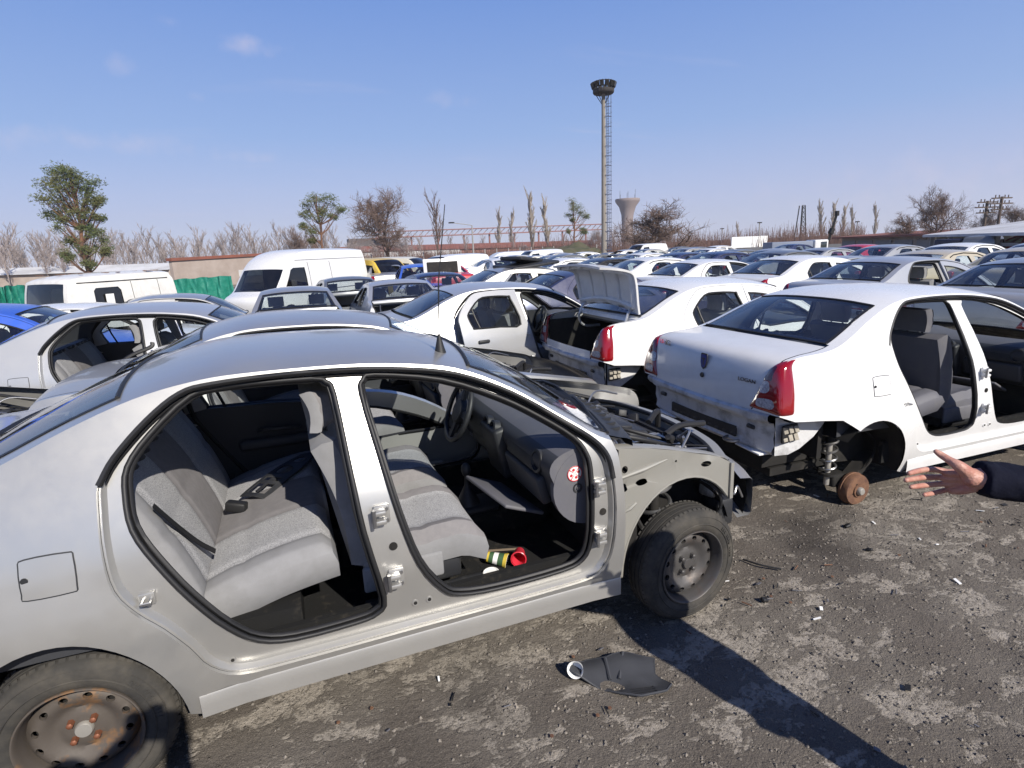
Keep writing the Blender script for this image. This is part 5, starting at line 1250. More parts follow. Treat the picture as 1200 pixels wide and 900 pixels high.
for k, sd in (('thin1', 11), ('thin2', 12), ('thin3', 17)):
    tree_proto(k, sd, 10, .40, .08, levels=3, kids=(16, 8, 6), ratio=.40, up=.42, first=.22, rmul=.9); norm(k)
for k, sd in (('pop1', 21), ('pop2', 22)):
    tree_proto(k, sd, 10, .24, .14, levels=3, kids=(34, 9, 6), ratio=.32, up=.80, first=.06, rmul=.9); norm(k)
tree_proto('low', 31, 10, .66, .28, levels=4, kids=(11, 8, 6, 6), ratio=.66, up=.20, first=.10, rmul=.8); norm('low')
put_tree('round1', 456, 78, 212, 'tall round headed bare tree left of the roof aerial', rz=.5, sxy=1.1)
put_tree('thin2', 514, 80, 217, 'slender bare tree just left of the thin roof aerial', rz=1.)
put_tree('low', 760, 62, 234, 'wide low bare tree with crooked limbs right of the floodlight mast', rz=2.2, sxy=1.75)
put_tree('round2', 1094, 62, 212, 'large bare tree behind the rust roofed shed', rz=1., sxy=1.0)
put_tree('low', 1062, 66, 246, 'low spreading bare tree leaning left by the rust roofed shed', rz=.3)
put_tree('round1', 1180, 75, 236, 'bare tree at the right edge behind the pale shed roof', rz=2.)
put_tree('round2', 1150, 90, 240, 'bare tree behind the twin utility poles', rz=4.)
put_tree('round2', 357, 90, 262, 'dark bare tree left of the middle pine', rz=3.)
g_ = random.Random(4)
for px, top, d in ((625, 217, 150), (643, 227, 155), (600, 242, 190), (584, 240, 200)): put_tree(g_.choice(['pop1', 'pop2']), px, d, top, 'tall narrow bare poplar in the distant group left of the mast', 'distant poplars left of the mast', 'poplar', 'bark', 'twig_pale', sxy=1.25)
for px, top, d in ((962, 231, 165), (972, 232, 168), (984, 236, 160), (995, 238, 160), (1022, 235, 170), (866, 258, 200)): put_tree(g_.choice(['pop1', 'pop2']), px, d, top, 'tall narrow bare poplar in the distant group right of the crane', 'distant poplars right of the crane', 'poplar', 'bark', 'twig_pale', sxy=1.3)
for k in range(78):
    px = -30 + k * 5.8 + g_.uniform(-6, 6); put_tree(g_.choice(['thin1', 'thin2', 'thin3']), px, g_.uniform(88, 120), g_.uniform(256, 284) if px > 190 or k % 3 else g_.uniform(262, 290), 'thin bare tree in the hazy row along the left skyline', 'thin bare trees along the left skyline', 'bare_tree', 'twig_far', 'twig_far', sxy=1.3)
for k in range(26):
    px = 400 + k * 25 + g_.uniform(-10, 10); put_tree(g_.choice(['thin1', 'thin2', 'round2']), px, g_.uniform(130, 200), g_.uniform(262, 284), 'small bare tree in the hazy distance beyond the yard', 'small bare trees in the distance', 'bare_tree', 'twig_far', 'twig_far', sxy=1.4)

def pine(px, d, py_top, label, clumps, seed, twin=None):
    p = gnd(px, d); H = zat(px, py_top, d); o = empty('pine_tree', p); tag(o, label, 'tree'); g = random.Random(seed)
    mb = MB(); tp = [Vector((H * .010 * math.sin(k * 1.7) + H * .004 * k * (1 if seed % 2 else -.6), 0, H * k / 8 * .95)) for k in range(9)]
    mb.tube(tp, [H * .019 * (1 - .085 * k) for k in range(9)], 9); mb.build('trunk', M['pinebark'], o, 60)
    br = MB(); cw = MB()
    for cx, cz, r in clumps:                              # sideways offset, height, radius as fractions of H
        for q in range(4):
            c = Vector((cx * H + g.uniform(-.7, .7) * r * H, g.uniform(-1, 1) * r * H * .9, cz * H + g.uniform(-.6, .6) * r * H)); rr = r * H * g.uniform(.55, .95)
            i = min(8, max(1, int((c.z / H - .10) * 8))); br.tube(cr([tp[i], tp[i].lerp(c, .5) + Vector((0, 0, -.02 * H)), c], 3), [H * .006, H * .0055, H * .005, H * .004, H * .0035, H * .003, H * .002], 5)
            for j in range(110):
                v = Vector((g.gauss(0, 1), g.gauss(0, 1), g.gauss(0, .75))).normalized() * (g.random() ** .75) * rr * 1.35; v.z *= .9; a = c + v; L = H * .015 * g.uniform(.6, 1.3)
                for w_ in range(3):
                    d1 = Vector((g.uniform(-1, 1), g.uniform(-1, 1), g.uniform(-.1, 1))).normalized() * L; d2 = d1.orthogonal().normalized() * L * .16
                    cw.add([a - d2, a + d2, a + d1 + d2 * .3, a + d1 - d2 * .3], [(0, 1, 2, 3)], 0)
    br.build('branches', M['pinebark'], o, 60); cw.build('crown', M['needle'], o, 0)
pine(98, 66, 190, 'tall ragged pine tree rising behind the derelict white van', [(-.04, .94, .09), (.06, .90, .08), (-.11, .84, .085), (.03, .84, .10), (.15, .80, .075), (-.14, .73, .07), (-.02, .74, .10), (.11, .72, .08), (.19, .69, .05), (-.15, .62, .065), (-.05, .62, .08), (.07, .60, .06), (.16, .56, .04), (-.08, .52, .06), (.05, .48, .055), (.12, .42, .06), (-.06, .38, .06), (.05, .32, .07), (-.10, .27, .05), (.14, .30, .05), (.02, .2, .05)], 3)
pine(380, 72, 223, 'pine tree with a bare orange trunk right of the tall white van', [(-.02, .92, .10), (.14, .86, .09), (-.14, .82, .09), (.06, .80, .11), (.24, .78, .07), (-.17, .70, .08), (-.02, .70, .09), (.16, .68, .05), (-.20, .58, .05), (-.10, .52, .07), (-.12, .42, .05)], 4)
pine(674, 88, 233, 'small dark pine with a thin crown just left of the floodlight mast', [(-.05, .93, .09), (.02, .86, .10), (-.10, .78, .08), (.12, .74, .10), (.20, .72, .06), (-.02, .66, .05), (-.14, .48, .04), (.14, .48, .06), (.20, .44, .04)], 6)
# brownish scrub along the far side of the yard
mb = MB(); g = random.Random(12)
for k in range(3400):
    px = g.uniform(330, 1010); d = g.uniform(95, 125); p = gnd(px, d); h = g.uniform(1.2, 4.6) * (1.0 if px > 640 else .8)
    for q in range(3):
        a = p + Vector((g.uniform(-.6, .6), g.uniform(-.6, .6), 0)); b = a + Vector((g.uniform(-.9, .9), g.uniform(-.6, .6), h * g.uniform(.5, 1))); mb.tube([a, a.lerp(b, .5) + Vector((g.uniform(-.2, .2), 0, 0)), b], [.035, .026, .012], 3, 0, caps=False)
tag(mb.build('scrub', mat('reddish_scrub', (.17, .105, .085), .95, spec=0), None, 0), kind='stuff')

# ================================================================== mast, towers, poles
p = gnd(708, 50); H = zat(708, 110, 50); m_ = empty('floodlight_mast', p); tag(m_, 'tall concrete floodlight mast with ladder and round lamp platform', 'mast')
mb = MB(); mb.lathe([(.23, 0), (.21, H * .3), (.175, H * .7), (.15, H)], 20); mb.build('pole', mat('mast_concrete', (.25, .225, .195), .85, noise=((.2, .18, .155), 2, .4, .7)), m_)
mb = MB()
for s in (-1, 1): mb.tube([(.36, s * .16 - .1, .4), (.30, s * .16 - .1, H)], .022, 5)
for k in range(60): z = .5 + k * (H - .6) / 60; mb.tube([(.36 - .06 * z / H, -.26, z), (.36 - .06 * z / H, .06, z)], .014, 4)
for k in range(17):
    z = .8 + k * (H - 1) / 17; mb.tube([(.0, -.24, z), (.55, -.30, z)], .032, 4); mb.tube([(.30 + .34 * math.cos(t), -.1 + .34 * math.sin(t), z + .3) for t in [-1.4 + j * .4 for j in range(8)]], .014, 4)
for j in (1, 4, 6): t = -1.4 + j * .4; mb.tube([(.30 + .34 * math.cos(t), -.1 + .34 * math.sin(t), 1.5), (.30 + .34 * math.cos(t), -.1 + .34 * math.sin(t), H)], .012, 4)
mb.build('ladder', mat('blue_grey_steel', (.10, .11, .16), .6, metal=.4), m_)
mb = MB(); mb.lathe([(.2, H - .02), (.76, H), (.82, H + .06), (.84, H + .30), (.2, H + .32)], 24, None, 0)
for z in (.45, .85): mb.tube([(.82 * math.cos(t), .82 * math.sin(t), H + z) for t in [k * .314 for k in range(20)]], .03, 5, 0, True)
for k in range(20): t = k * .314; mb.tube([(.82 * math.cos(t), .82 * math.sin(t), H + .1), (.82 * math.cos(t), .82 * math.sin(t), H + .9)], .025, 4)
for k in range(4): t = k * 1.571 + .4; mb.tube([(.18 * math.cos(t), .18 * math.sin(t), H - .7), (.7 * math.cos(t), .7 * math.sin(t), H)], .03, 5)
mb.build('platform', mat('mast_platform_steel', (.035, .03, .028), .7), m_)
for k in range(14):
    t = k * 6.283 / 14; mb = MB(); mb.box((.88 * math.cos(t), .88 * math.sin(t), H + .62), (.20, .30, .42), 0, (0, R(18), t), bev=.04); mb.box((.985 * math.cos(t), .985 * math.sin(t), H + .60), (.02, .24, .34), 1, (0, R(18), t)); mb.build('floodlight', [M['dark'], M['darkglass']], m_)
p = gnd(735, 290); h = zat(735, 233, 290); t = empty('water_tower', p); tag(t, 'pale concrete water tower with flared top right of the mast', 'water tower'); cm = mat('tower_concrete', (.25, .20, .185), .9)
mb = MB(); mb.lathe([(2.9, 0), (2.7, h * .55), (2.9, h * .68), (4.0, h * .84), (5.7, h * .94), (5.9, h * .97), (5.7, h), (0, h)], 28); mb.build('shaft', cm, t)
mb = MB()
for k in range(6): a = k * 1.05; mb.tube([(4 * math.cos(a), 4 * math.sin(a), h), (4 * math.cos(a), 4 * math.sin(a), h + 2.0 + (k % 3))], .07, 4)
mb.build('aerials', M['dark'], t)
# lattice mast and crane jib
p = gnd(936, 120); h = zat(938, 241, 120); mb = MB(); w_ = .55
for a, b in ((-1, -1), (1, -1), (1, 1), (-1, 1)): mb.tube([(a * w_ * 1.4, b * w_ * 1.4, 0), (a * w_ * .6, b * w_ * .6, h)], .09, 4)
for k in range(9):
    z0, z1 = h * k / 9, h * (k + 1) / 9; q0 = w_ * (1.4 - .8 * k / 9); q1 = w_ * (1.4 - .8 * (k + 1) / 9)
    for a, b in ((-1, 1), (1, -1)): mb.tube([(a * q0, -q0, z0), (b * q1, -q1, z1)], .05, 3); mb.tube([(q0, a * q0, z0), (q1, b * q1, z1)], .05, 3)
    mb.tube([(-q1, -q1, z1), (q1, -q1, z1)], .06, 3)
o = mb.build('lattice_mast', M['dark']); o.location = p; tag(o, 'dark lattice steel mast between the white hoarding and the poplars', 'mast')
mb = MB(); a = at(968, 291, 70); b = at(981, 250, 70); mb.bar(a, b, .20, .24, 0); mb.box(b, (.3, .3, .5), 0); mb.box(a.lerp(b, .5), (.4, .35, .6), 0, (0, .4, 0)); mb.bar((a.x, a.y, 0), a, .5, .5, 0); tag(mb.build('crane_jib', M['dark']), 'slanting dark crane jib standing against the poplars', 'crane')
# poles and lamps
M['polegrey'] = mat('pole_concrete', (.30, .29, .28), .85)
def lamp(px, d, top, arm_px, label, dark=True):
    p = gnd(px, d); h = zat(px, top, d); mb = MB(); mb.tube([p, p + Vector((0, 0, h))], [.14, .08], 7); e = at(arm_px, top - 3 if arm_px != px else top, d); e = e if abs(arm_px - px) > 2 else p + Vector((0, 0, h))
    mb.tube([p + Vector((0, 0, h)), e], .05, 5); mb.box(e, (.7, .35, .16), 1, bev=.04); tag(mb.build('street_lamp', [M['polegrey'], M['dark']]), label, 'street lamp')
lamp(555, 75, 264, 529, 'street lamp with a long arm right of the slender bare tree'); lamp(888, 100, 261, 888, 'street lamp with a flat head behind the white hoarding'); lamp(1001, 110, 260, 1001, 'distant street lamp between poplars and the rust roofed shed'); lamp(845, 120, 268, 845, 'distant dark lamp post left of the white hoarding')
for px, top, lb in ((1148, 236, 'left of the twin utility poles behind the pale shed'), (1164, 231, 'right of the twin utility poles behind the pale shed')):
    p = gnd(px, 88); h = zat(px, top, 88); mb = MB(); mb.tube([p, p + Vector((0, 0, h))], .16, 6)
    for k, L in ((.97, 1.3), (.86, 1.6), (.74, 1.2)):
        mb.bar(p + Vector((-L, .3, h * k)), p + Vector((L, -.3, h * k)), .12, .14, 0)
        for q in (-.9, -.4, .4, .9): mb.tube([p + Vector((L * q, 0, h * k)), p + Vector((L * q, 0, h * k + .35))], .06, 5)
    tag(mb.build('utility_pole', M['bark']), 'dark wooden utility pole with crossarms, ' + lb, 'utility pole')
p = gnd(880, 95); h0, h1 = zat(880, 291, 95), zat(880, 277, 95); t = empty('hoarding', (p.x, p.y, 0), YAW + .2); tag(t, 'blank white hoarding on posts right of the lamp row', 'hoarding')
mb = MB(); mb.box((-.4, 0, (h0 + h1) / 2), (6.0, .2, h1 - h0), 0); mb.build('board', mat('hoarding_white', (.75, .76, .75), .7), t)
for x in (-3, 0, 2.4): mb = MB(); mb.tube([(x, .15, 0), (x, .15, h1)], .1, 5); mb.build('post', M['polegrey'], t)

# ================================================================== buildings and fences
def wall_between(pxa, pxb, da, db, za, zb, th, m, name, label, cat, extra=None):
    a, b = gnd(pxa, da), gnd(pxb, db); d = b - a; L = d.length; rz = math.atan2(d.y, d.x); o = empty(name, a, rz); tag(o, label, cat)
    mb = MB(); mb.prism([(0, 0, 0), (L, 0, 0), (L, 0, zb), (0, 0, za)], (0, th, 0), 0); mb.build('wall', m, o, 0)
    return o, L
brick = mat('pale_render', (.40, .335, .29), .9, noise=((.30, .24, .2), .7, .4, .7)); conc = mat('grey_concrete_wall', (.33, .32, .30), .9, noise=((.22, .21, .2), .6, .4, .7)); redroof = mat('rust_red_roof', (.25, .085, .055), .85, noise=((.16, .07, .05), .5, .4, .7)); whroof = mat('pale_sheet_roof', (.62, .62, .62), .6, noise=((.45, .44, .42), .4, .4, .7)); greensh = mat('green_tarpaulin', (.012, .19, .135), .6, bump=(2.2, .9, .12)); greenfence = mat('grey_green_fence', (.09, .13, .12), .7)
o, L = wall_between(200, 372, 50, 62, zat(200, 306, 50), zat(372, 296, 62), .3, brick, 'yard_wall', 'beige rendered wall with rusty red coping behind the green tarpaulin', 'wall')
mb = MB(); z0, z1 = zat(200, 306, 50), zat(372, 296, 62); mb.prism([(-.1, -.12, z0), (L, -.12, z1), (L, -.12, z1 + .22), (-.1, -.12, z0 + .22)], (0, .55, 0), 0); mb.build('coping', redroof, o, 0)
mb = MB(); mb.box((L * .56, -.04, .9), (L * .38, .06, .55), 0); mb.build('white_band', whroof, o, 0)
o, L = wall_between(-40, 196, 95, 84, zat(-40, 324, 95), zat(196, 316, 84), 6, brick, 'long_shed', 'long low building with a whitish roof along the far left', 'building')
mb = MB(); z0, z1 = zat(-40, 324, 95), zat(196, 316, 84); mb.prism([(0, -.4, z0), (0, 3, z0 + .8), (0, 6.4, z0)], (L, 0, z1 - z0), 0); mb.build('roof', whroof, o, 0)
def tarp(pxa, pxb, d, ya, yb, label, seed):
    a, b = gnd(pxa, d), gnd(pxb, d); g = random.Random(seed); rows = []; nx = 70
    for j in range(8):
        rows.append([a.lerp(b, i / nx) + Vector((.03 * math.sin(i * .6 + j * .7), .08 * math.sin(i * .5 + j * .3) + .025 * math.sin(i * 1.3 - j), max(.0, zat(pxa + (pxb - pxa) * i / nx, ya + (yb - ya) * i / nx, d)) * (1 - j / 7) + .02 * math.sin(i * .35) * (1 - j / 7))) for i in range(nx + 1)])
    mb = MB(); mb.grid(rows, 0); mb.grid([[p + Vector((0, .02, 0)) for p in r] for r in rows], 0, flip=True)
    tag(mb.build('tarpaulin', greensh, None, 40), label, 'tarpaulin')
tarp(181, 268, 30, 329, 323, 'wrinkled bright green tarpaulin hung along the fence beside the derelict van', 1); tarp(-30, 21, 24, 338, 334, 'strip of green tarpaulin at the far left edge', 2)
o, L = wall_between(362, 705, 82, 92, zat(362, 309, 82), zat(705, 297.5, 92), .12, greenfence, 'yard_fence', 'long grey green sheet fence across the far side of the yard', 'fence')
for k in range(24): mb = MB(); mb.box((L * (k + .5) / 24, -.1, 1.05), (.12, .12, 2.1), 0); mb.build('post', M['polegrey'], o, 0)
o, L = wall_between(700, 1000, 92, 80, zat(700, 297, 92), zat(1000, 285, 80), .2, conc, 'concrete_wall', 'grey concrete wall behind the rows right of the mast', 'wall')
o, L = wall_between(395, 700, 175, 185, zat(395, 296, 175), zat(700, 287, 185), 12, mat('brick_red_hall', (.30, .14, .11), .9), 'brick_hall', 'long low red brick hall beyond the fence', 'building')
mb = MB(); mb.prism([(0, -.6, zat(395, 296, 175)), (0, 6, zat(395, 296, 175) + 1.6), (0, 12.6, zat(395, 296, 175))], (L, 0, zat(700, 287, 185) - zat(395, 296, 175)), 0); mb.build('roof', redroof, o, 0)
mb = MB(); mb.prism([(4, -.2, 1), (L * .45, -.2, 1), (L * .45, -.2, 2.6), (4, -.2, 2.6)], (0, -.1, 0), 0); mb.build('white_band', whroof, o, 0)
o, L = wall_between(780, 1010, 190, 170, zat(780, 284, 190), zat(1010, 275, 170), 12, mat('faded_red_hall', (.32, .17, .13), .9), 'red_hall', 'distant faded red hall behind the white hoarding', 'building')
# overhead conveyor bridge
a = at(440, 279, 210); b = at(705, 269, 230); t = empty('conveyor_bridge', (0, 0, 0)); tag(t, 'rusty overhead conveyor bridge on trestles beyond the brick hall', 'bridge')
mb = MB(); rm = mat('rusty_truss', (.26, .12, .10), .9); d = (b - a)
mb.bar(a, b, 2.2, .35, 0); mb.bar(a + Vector((0, 0, 2.0)), b + Vector((0, 0, 2.0)), 2.2, .3, 0)
for k in range(40): q = a + d * k / 40; mb.bar(q, q + d / 40 + Vector((0, 0, 2.0)), .18, .18, 0)
mb.build('truss', rm, t, 0)
for k in range(9): q = a + d * (k + .3) / 9; mb = MB(); mb.bar((q.x, q.y, 0), q, .5, .5, 0); mb.build('trestle', rm, t, 0)
mb = MB(); p = at(428, 284, 215); mb.box((p.x, p.y, p.z * .6), (12, 6, p.z * 1.2), 0); mb.build('engine_house', mat('dark_steel_hut', (.10, .085, .08), .9), t, 0)
# sheds on the right
pa, pb = gnd(985, 74), gnd(1099, 60); d = pb - pa; L = d.length; rz = math.atan2(d.y, d.x); o = empty('long_garage', pa, rz); tag(o, 'long low garage with rust red roof and beige wall on the right', 'building')
h0 = zat(985, 279, 74); mb = MB(); mb.box((L / 2, 3, h0 / 2), (L, 6, h0), 0); mb.build('wall', brick, o, 0)
mb = MB(); mb.prism([(-.4, -.9, h0 - .05), (-.4, -.9, h0 + .12), (-.4, 6.4, h0 + .42), (-.4, 6.4, h0 + .25)], (L + .8, 0, 0), 0); mb.build('roof', redroof, o, 0)
for k in range(5): mb = MB(); mb.box((L * (k + .5) / 5, -.03, h0 * .42), (2.6, .08, h0 * .75), 0); mb.build('door', mat('grey_garage_door', (.24, .24, .25), .7) if k == 0 else bpy.data.materials['grey_garage_door'], o, 0)
pa, pb = gnd(1099, 52), gnd(1215, 40); d = pb - pa; L = d.length; rz = math.atan2(d.y, d.x); o = empty('open_shed', pa, rz); tag(o, 'open fronted dark shed with a pale sheet roof on the right', 'shed')
h0 = zat(1099, 276, 52)
mb = MB(); mb.prism([(-.3, -1.0, h0 - .08), (-.3, -1.0, h0 + .08), (-.3, 7, h0 + 1.0), (-.3, 7, h0 + .85)], (L + 3, 0, 0), 0); mb.build('roof', whroof, o, 0)
mb = MB(); mb.box((L / 2 + 1, 6.5, h0 / 2), (L + 3, .2, h0), 0); mb.build('back_wall', M['dark'], o, 0); mb = MB(); mb.box((.0, 3, h0 / 2), (.25, 6.5, h0), 0); mb.build('end_wall', mat('cream_end_wall', (.62, .56, .42), .9), o, 0)
for k in range(5): mb = MB(); mb.box((L * k / 4 + .3, -.6, h0 / 2), (.2, .2, h0), 0); mb.build('post', M['polegrey'], o, 0)
mb = MB(); mb.box((L * .7, -.5, h0 - .55), (L * .5, .1, .18), 0); mb.build('gutter_beam', M['polegrey'], o, 0)
# soil heap by the mast foot
mb = MB(); p = gnd(668, 60); n = 26
from mathutils import noise as _ns
mb.grid([[(p.x + 6.5 * u, p.y + 3 * v, max(-.1, 2.0 * max(0, 1 - u * u) * max(0, 1 - v * v) * (1 + .5 * _ns.noise(Vector((u * 3, v * 3, 0)))) - .02)) for u in [-1 + 2 * i / n for i in range(n + 1)]] for v in [-1 + 2 * j / n for j in range(n + 1)]], 0)
tag(mb.build('soil_heap', mat('weedy_soil', (.085, .075, .045), .95, noise=((.05, .06, .03), 1.5, .4, .7)), None, 60), kind='structure')
# ================================================================== people
def ball(mb, c, r, m=0, n=14):
    r = r if isinstance(r, (tuple, list)) else (r, r, r)
    mb.lathe([(max(1e-4, math.sin(math.pi * k / n)), -math.cos(math.pi * k / n)) for k in range(n + 1)], n * 2, Matrix.Translation(c) @ Matrix.Diagonal((*r, 1)), m)
def limb(mb, pts, rs, n=14):
    """tapered closed limb with round ends"""
    P = [Vector(p) for p in pts]; P2 = cr(P, 5); R2 = [p[0] for p in cr([(r, 0, 0) for r in rs], 5)]
    mb.tube(P2, R2, n, 0)
    for p, r in zip(P, rs): ball(mb, p, r * .995, 0, 8)
def fused(mb, name, m, parent, voxel, it=6):
    o = mb.build(name, m, parent, 0)
    md = o.modifiers.new('remesh', 'REMESH'); md.mode = 'VOXEL'; md.voxel_size = voxel; md.use_smooth_shade = True
    sm = o.modifiers.new('smooth', 'SMOOTH'); sm.factor = .5; sm.iterations = it
    return o
def dp(px, py, w=0., d=1.5): return CAM + sight(px, py) * (d - w)
def head(mb, c, fwd):
    f = Vector(fwd).normalized(); rt = f.cross(Vector((0, 0, 1))).normalized()
    ball(mb, c + Vector((0, 0, .03)), (.078, .078, .095)); ball(mb, c + f * .02 - Vector((0, 0, .055)), (.058, .058, .065))
    limb(mb, [c + f * .078 + Vector((0, 0, .02)), c + f * .104 - Vector((0, 0, .02)), c + f * .082 - Vector((0, 0, .035))], [.010, .015, .012])
    for s in (-1, 1): ball(mb, c + rt * s * .078 + Vector((0, 0, -.01)), (.014, .022, .030)); ball(mb, c + f * .070 + rt * s * .03 + Vector((0, 0, .035)), .014)
    limb(mb, [c + f * .075 - rt * .024 - Vector((0, 0, .066)), c + f * .086 - Vector((0, 0, .067)), c + f * .075 + rt * .024 - Vector((0, 0, .066))], [.006, .009, .006])
def hair(c, fwd, parent):
    f = Vector(fwd).normalized(); mb = MB(); ball(mb, c - f * .014 + Vector((0, 0, .058)), (.084, .084, .078)); ball(mb, c - f * .035 + Vector((0, 0, .01)), (.066, .066, .08)); o = fused(mb, 'hair', M['hair'], parent, .012, 4); return o
def person(label, feet, pelvis, chest, neck, headc, fwd, arms, hands, voxel, it):
    root = None
    f = Vector(fwd).normalized()
    mb = MB()
    head(mb, Vector(headc), f); limb(mb, [Vector(neck) - Vector((0, 0, .06)), Vector(neck), Vector(headc) - Vector((0, 0, .03))], [.065, .058, .055])
    limb(mb, [pelvis, (Vector(pelvis) + Vector(chest)) / 2, chest, neck], [.125, .12, .14, .06])
    for (a, k, b) in feet: limb(mb, [a, k, b], [.085, .058, .042])
    for S_, E_, W_ in arms: limb(mb, [S_, E_, W_], [.050, .040, .029])
    hands(mb)
    body = fused(mb, 'person', M['skin'], None, voxel, it); tag(body, label, 'person')
    mb = MB(); r = f.cross(Vector((0, 0, 1))).normalized()
    for s in (-.07, .07): limb(mb, [Vector(pelvis) + r * s * .9, (Vector(pelvis) + Vector(chest)) / 2 + r * s, Vector(chest) + r * s * 1.25, Vector(neck) + r * s * .6 - Vector((0, 0, .07))], [.135, .13, .14, .085])
    limb(mb, [arms[0][0], (Vector(arms[0][0]) + Vector(arms[1][0])) / 2 + Vector((0, 0, .02)), arms[1][0]], [.085, .09, .085])
    for S_, E_, W_ in arms:
        W2 = Vector(W_).lerp(Vector(E_), .0); q = (Vector(E_) - W2).normalized(); limb(mb, [S_, E_, W2 + q * .09], [.085, .064, .048]); mb.tube([W2 + q * .14, W2 + q * .07, W2 + q * .03, W2 - q * .006], [.050, .047, .0465, .0475], 20)
    jk = fused(mb, 'jacket', M['jacket'], body, .009, 4)
    tx = bpy.data.textures.new('cloth_folds', 'CLOUDS'); tx.noise_scale = .055; tx.noise_depth = 2; dm = jk.modifiers.new('folds', 'DISPLACE'); dm.texture = tx; dm.strength = .022; dm.mid_level = .5; dm.texture_coords = 'LOCAL'
    mb = MB()
    for (a, k, b) in feet: limb(mb, [a, k, Vector(b) + Vector((0, 0, .0))], [.108, .078, .062])
    ball(mb, pelvis, (.15, .15, .13)); fused(mb, 'trousers', M['trousers'], body, .012, 4)
    for (a, k, b) in feet:
        mb = MB(); b = Vector(b); limb(mb, [b - f * .05 + Vector((0, 0, -.035)), b + f * .06 + Vector((0, 0, -.045)), b + f * .16 + Vector((0, 0, -.055))], [.045, .044, .034]); fused(mb, 'shoe', M['shoe'], body, .010, 4)
    hair(Vector(headc), f, body)
    return body
# ---- the man on the right: right arm held out, open palm to the camera
def pw(px, py):                                          # palm plane: knuckles and little-finger side lie deeper
    return -(1146 - max(px, 1104)) * .00226 * .62 + (560 - py) * .00226 * .62
def hand_out(mb):
    def fing(pts, rs, kx):
        w0 = pw(kx[0], kx[1]); limb(mb, [dp(x, y, w0 + w) for x, y, w in pts], rs, 12)
    fing([(1110, 553.0, .002), (1098, 550.6, -.002), (1085, 550.2, .004), (1074, 552.2, .016), (1065.5, 554.6, .030)], [.0088, .0082, .0079, .0075, .0068], (1104, 553))
    fing([(1110, 559.8, .000), (1098, 559.2, -.003), (1083, 559.4, .004), (1071, 561.0, .018), (1061.8, 562.8, .034)], [.0088, .0083, .0080, .0076, .0069], (1104, 560))
    fing([(1111, 566.4, .000), (1100, 567.2, -.002), (1087, 568.2, .005), (1077, 569.6, .018), (1068, 570.8, .032)], [.0086, .0081, .0078, .0074, .0067], (1104, 567))
    fing([(1114, 572.6, .002), (1106, 574.8, .000), (1097, 577.0, .006), (1090, 578.6, .016), (1083.5, 579.8, .027)], [.0082, .0073, .0071, .0067, .0061], (1106, 574))
    limb(mb, [dp(1136, 556, pw(1136, 556) + .010), dp(1124, 546.5, pw(1124, 548) + .020), dp(1112, 539, pw(1112, 548) + .022), dp(1103, 533.2, pw(1104, 548) + .020), dp(1097, 529.2, pw(1104, 548) + .016)], [.0185, .0150, .0102, .0092, .0070], 12)
    for a, b, ra, rb in (((1107, 553.5), (1142, 556), .0095, .017), ((1106, 560), (1142, 560), .0100, .018), ((1108, 566.5), (1142, 564), .0098, .018), ((1112, 573), (1141, 568), .0092, .017)):
        m_ = ((a[0] + b[0]) / 2, (a[1] + b[1]) / 2)
        limb(mb, [dp(*a, pw(*a) - .001), dp(*m_, pw(*m_) - .006), dp(*b, pw(*b) - .002)], [ra, (ra + rb) / 2 * .95, rb], 12)
    limb(mb, [dp(1141, 570, pw(1141, 570) + .006), dp(1127, 574, pw(1127, 574) + .009), dp(1115, 575, pw(1115, 575) + .006)], [.016, .0135, .0100], 12)
    limb(mb, [dp(1138, 560, 0), dp(1150, 561, -.002)], [.023, .027], 12)
wr = dp(1150, 561); el = dp(1268, 571, .02); hd = Vector((-1, .10, 0))
man = person('man just outside the right edge holding out an open hand in a navy sleeve', [((1.52, -2.36, .86), (1.50, -2.36, .47), (1.53, -2.35, .09)), ((1.60, -2.54, .86), (1.58, -2.55, .47), (1.62, -2.56, .09))],
    (1.56, -2.45, .93), (1.57, -2.46, 1.27), (1.57, -2.46, 1.50), (1.54, -2.46, 1.635), hd, [(Vector((1.57, -2.25, 1.42)), el, wr), (Vector((1.59, -2.66, 1.42)), Vector((1.64, -2.74, 1.14)), Vector((1.50, -2.72, .90)))], hand_out, .0024, 3)
# ---- the photographer, behind the lens
fh = Vector((FWD.x, FWD.y, 0)).normalized(); rh = Vector((RGT.x, RGT.y, 0)).normalized(); B0 = Vector((CAM.x, CAM.y, 0)) - fh * .24 - rh * .30
hl_, hr_ = CAM - FWD * .10 - rh * .085 - Vector((0, 0, .02)), CAM - FWD * .10 + rh * .085 - Vector((0, 0, .02))
def grip(mb):
    for h_, s in ((hl_, 1), (hr_, -1)):
        limb(mb, [h_, h_ + Vector((0, 0, .045))], [.036, .03])
        for k in range(4): limb(mb, [h_ + Vector((0, 0, -.01 + k * .02)) - rh * s * .02, h_ + rh * s * .02 + FWD * .025 + Vector((0, 0, -.005 + k * .02)), h_ + rh * s * .045 + FWD * .015 + Vector((0, 0, k * .018))], [.010, .009, .007], 8)
        limb(mb, [h_ - Vector((0, 0, .01)), h_ + rh * s * .04 - FWD * .03 + Vector((0, 0, .02))], [.013, .009], 8)
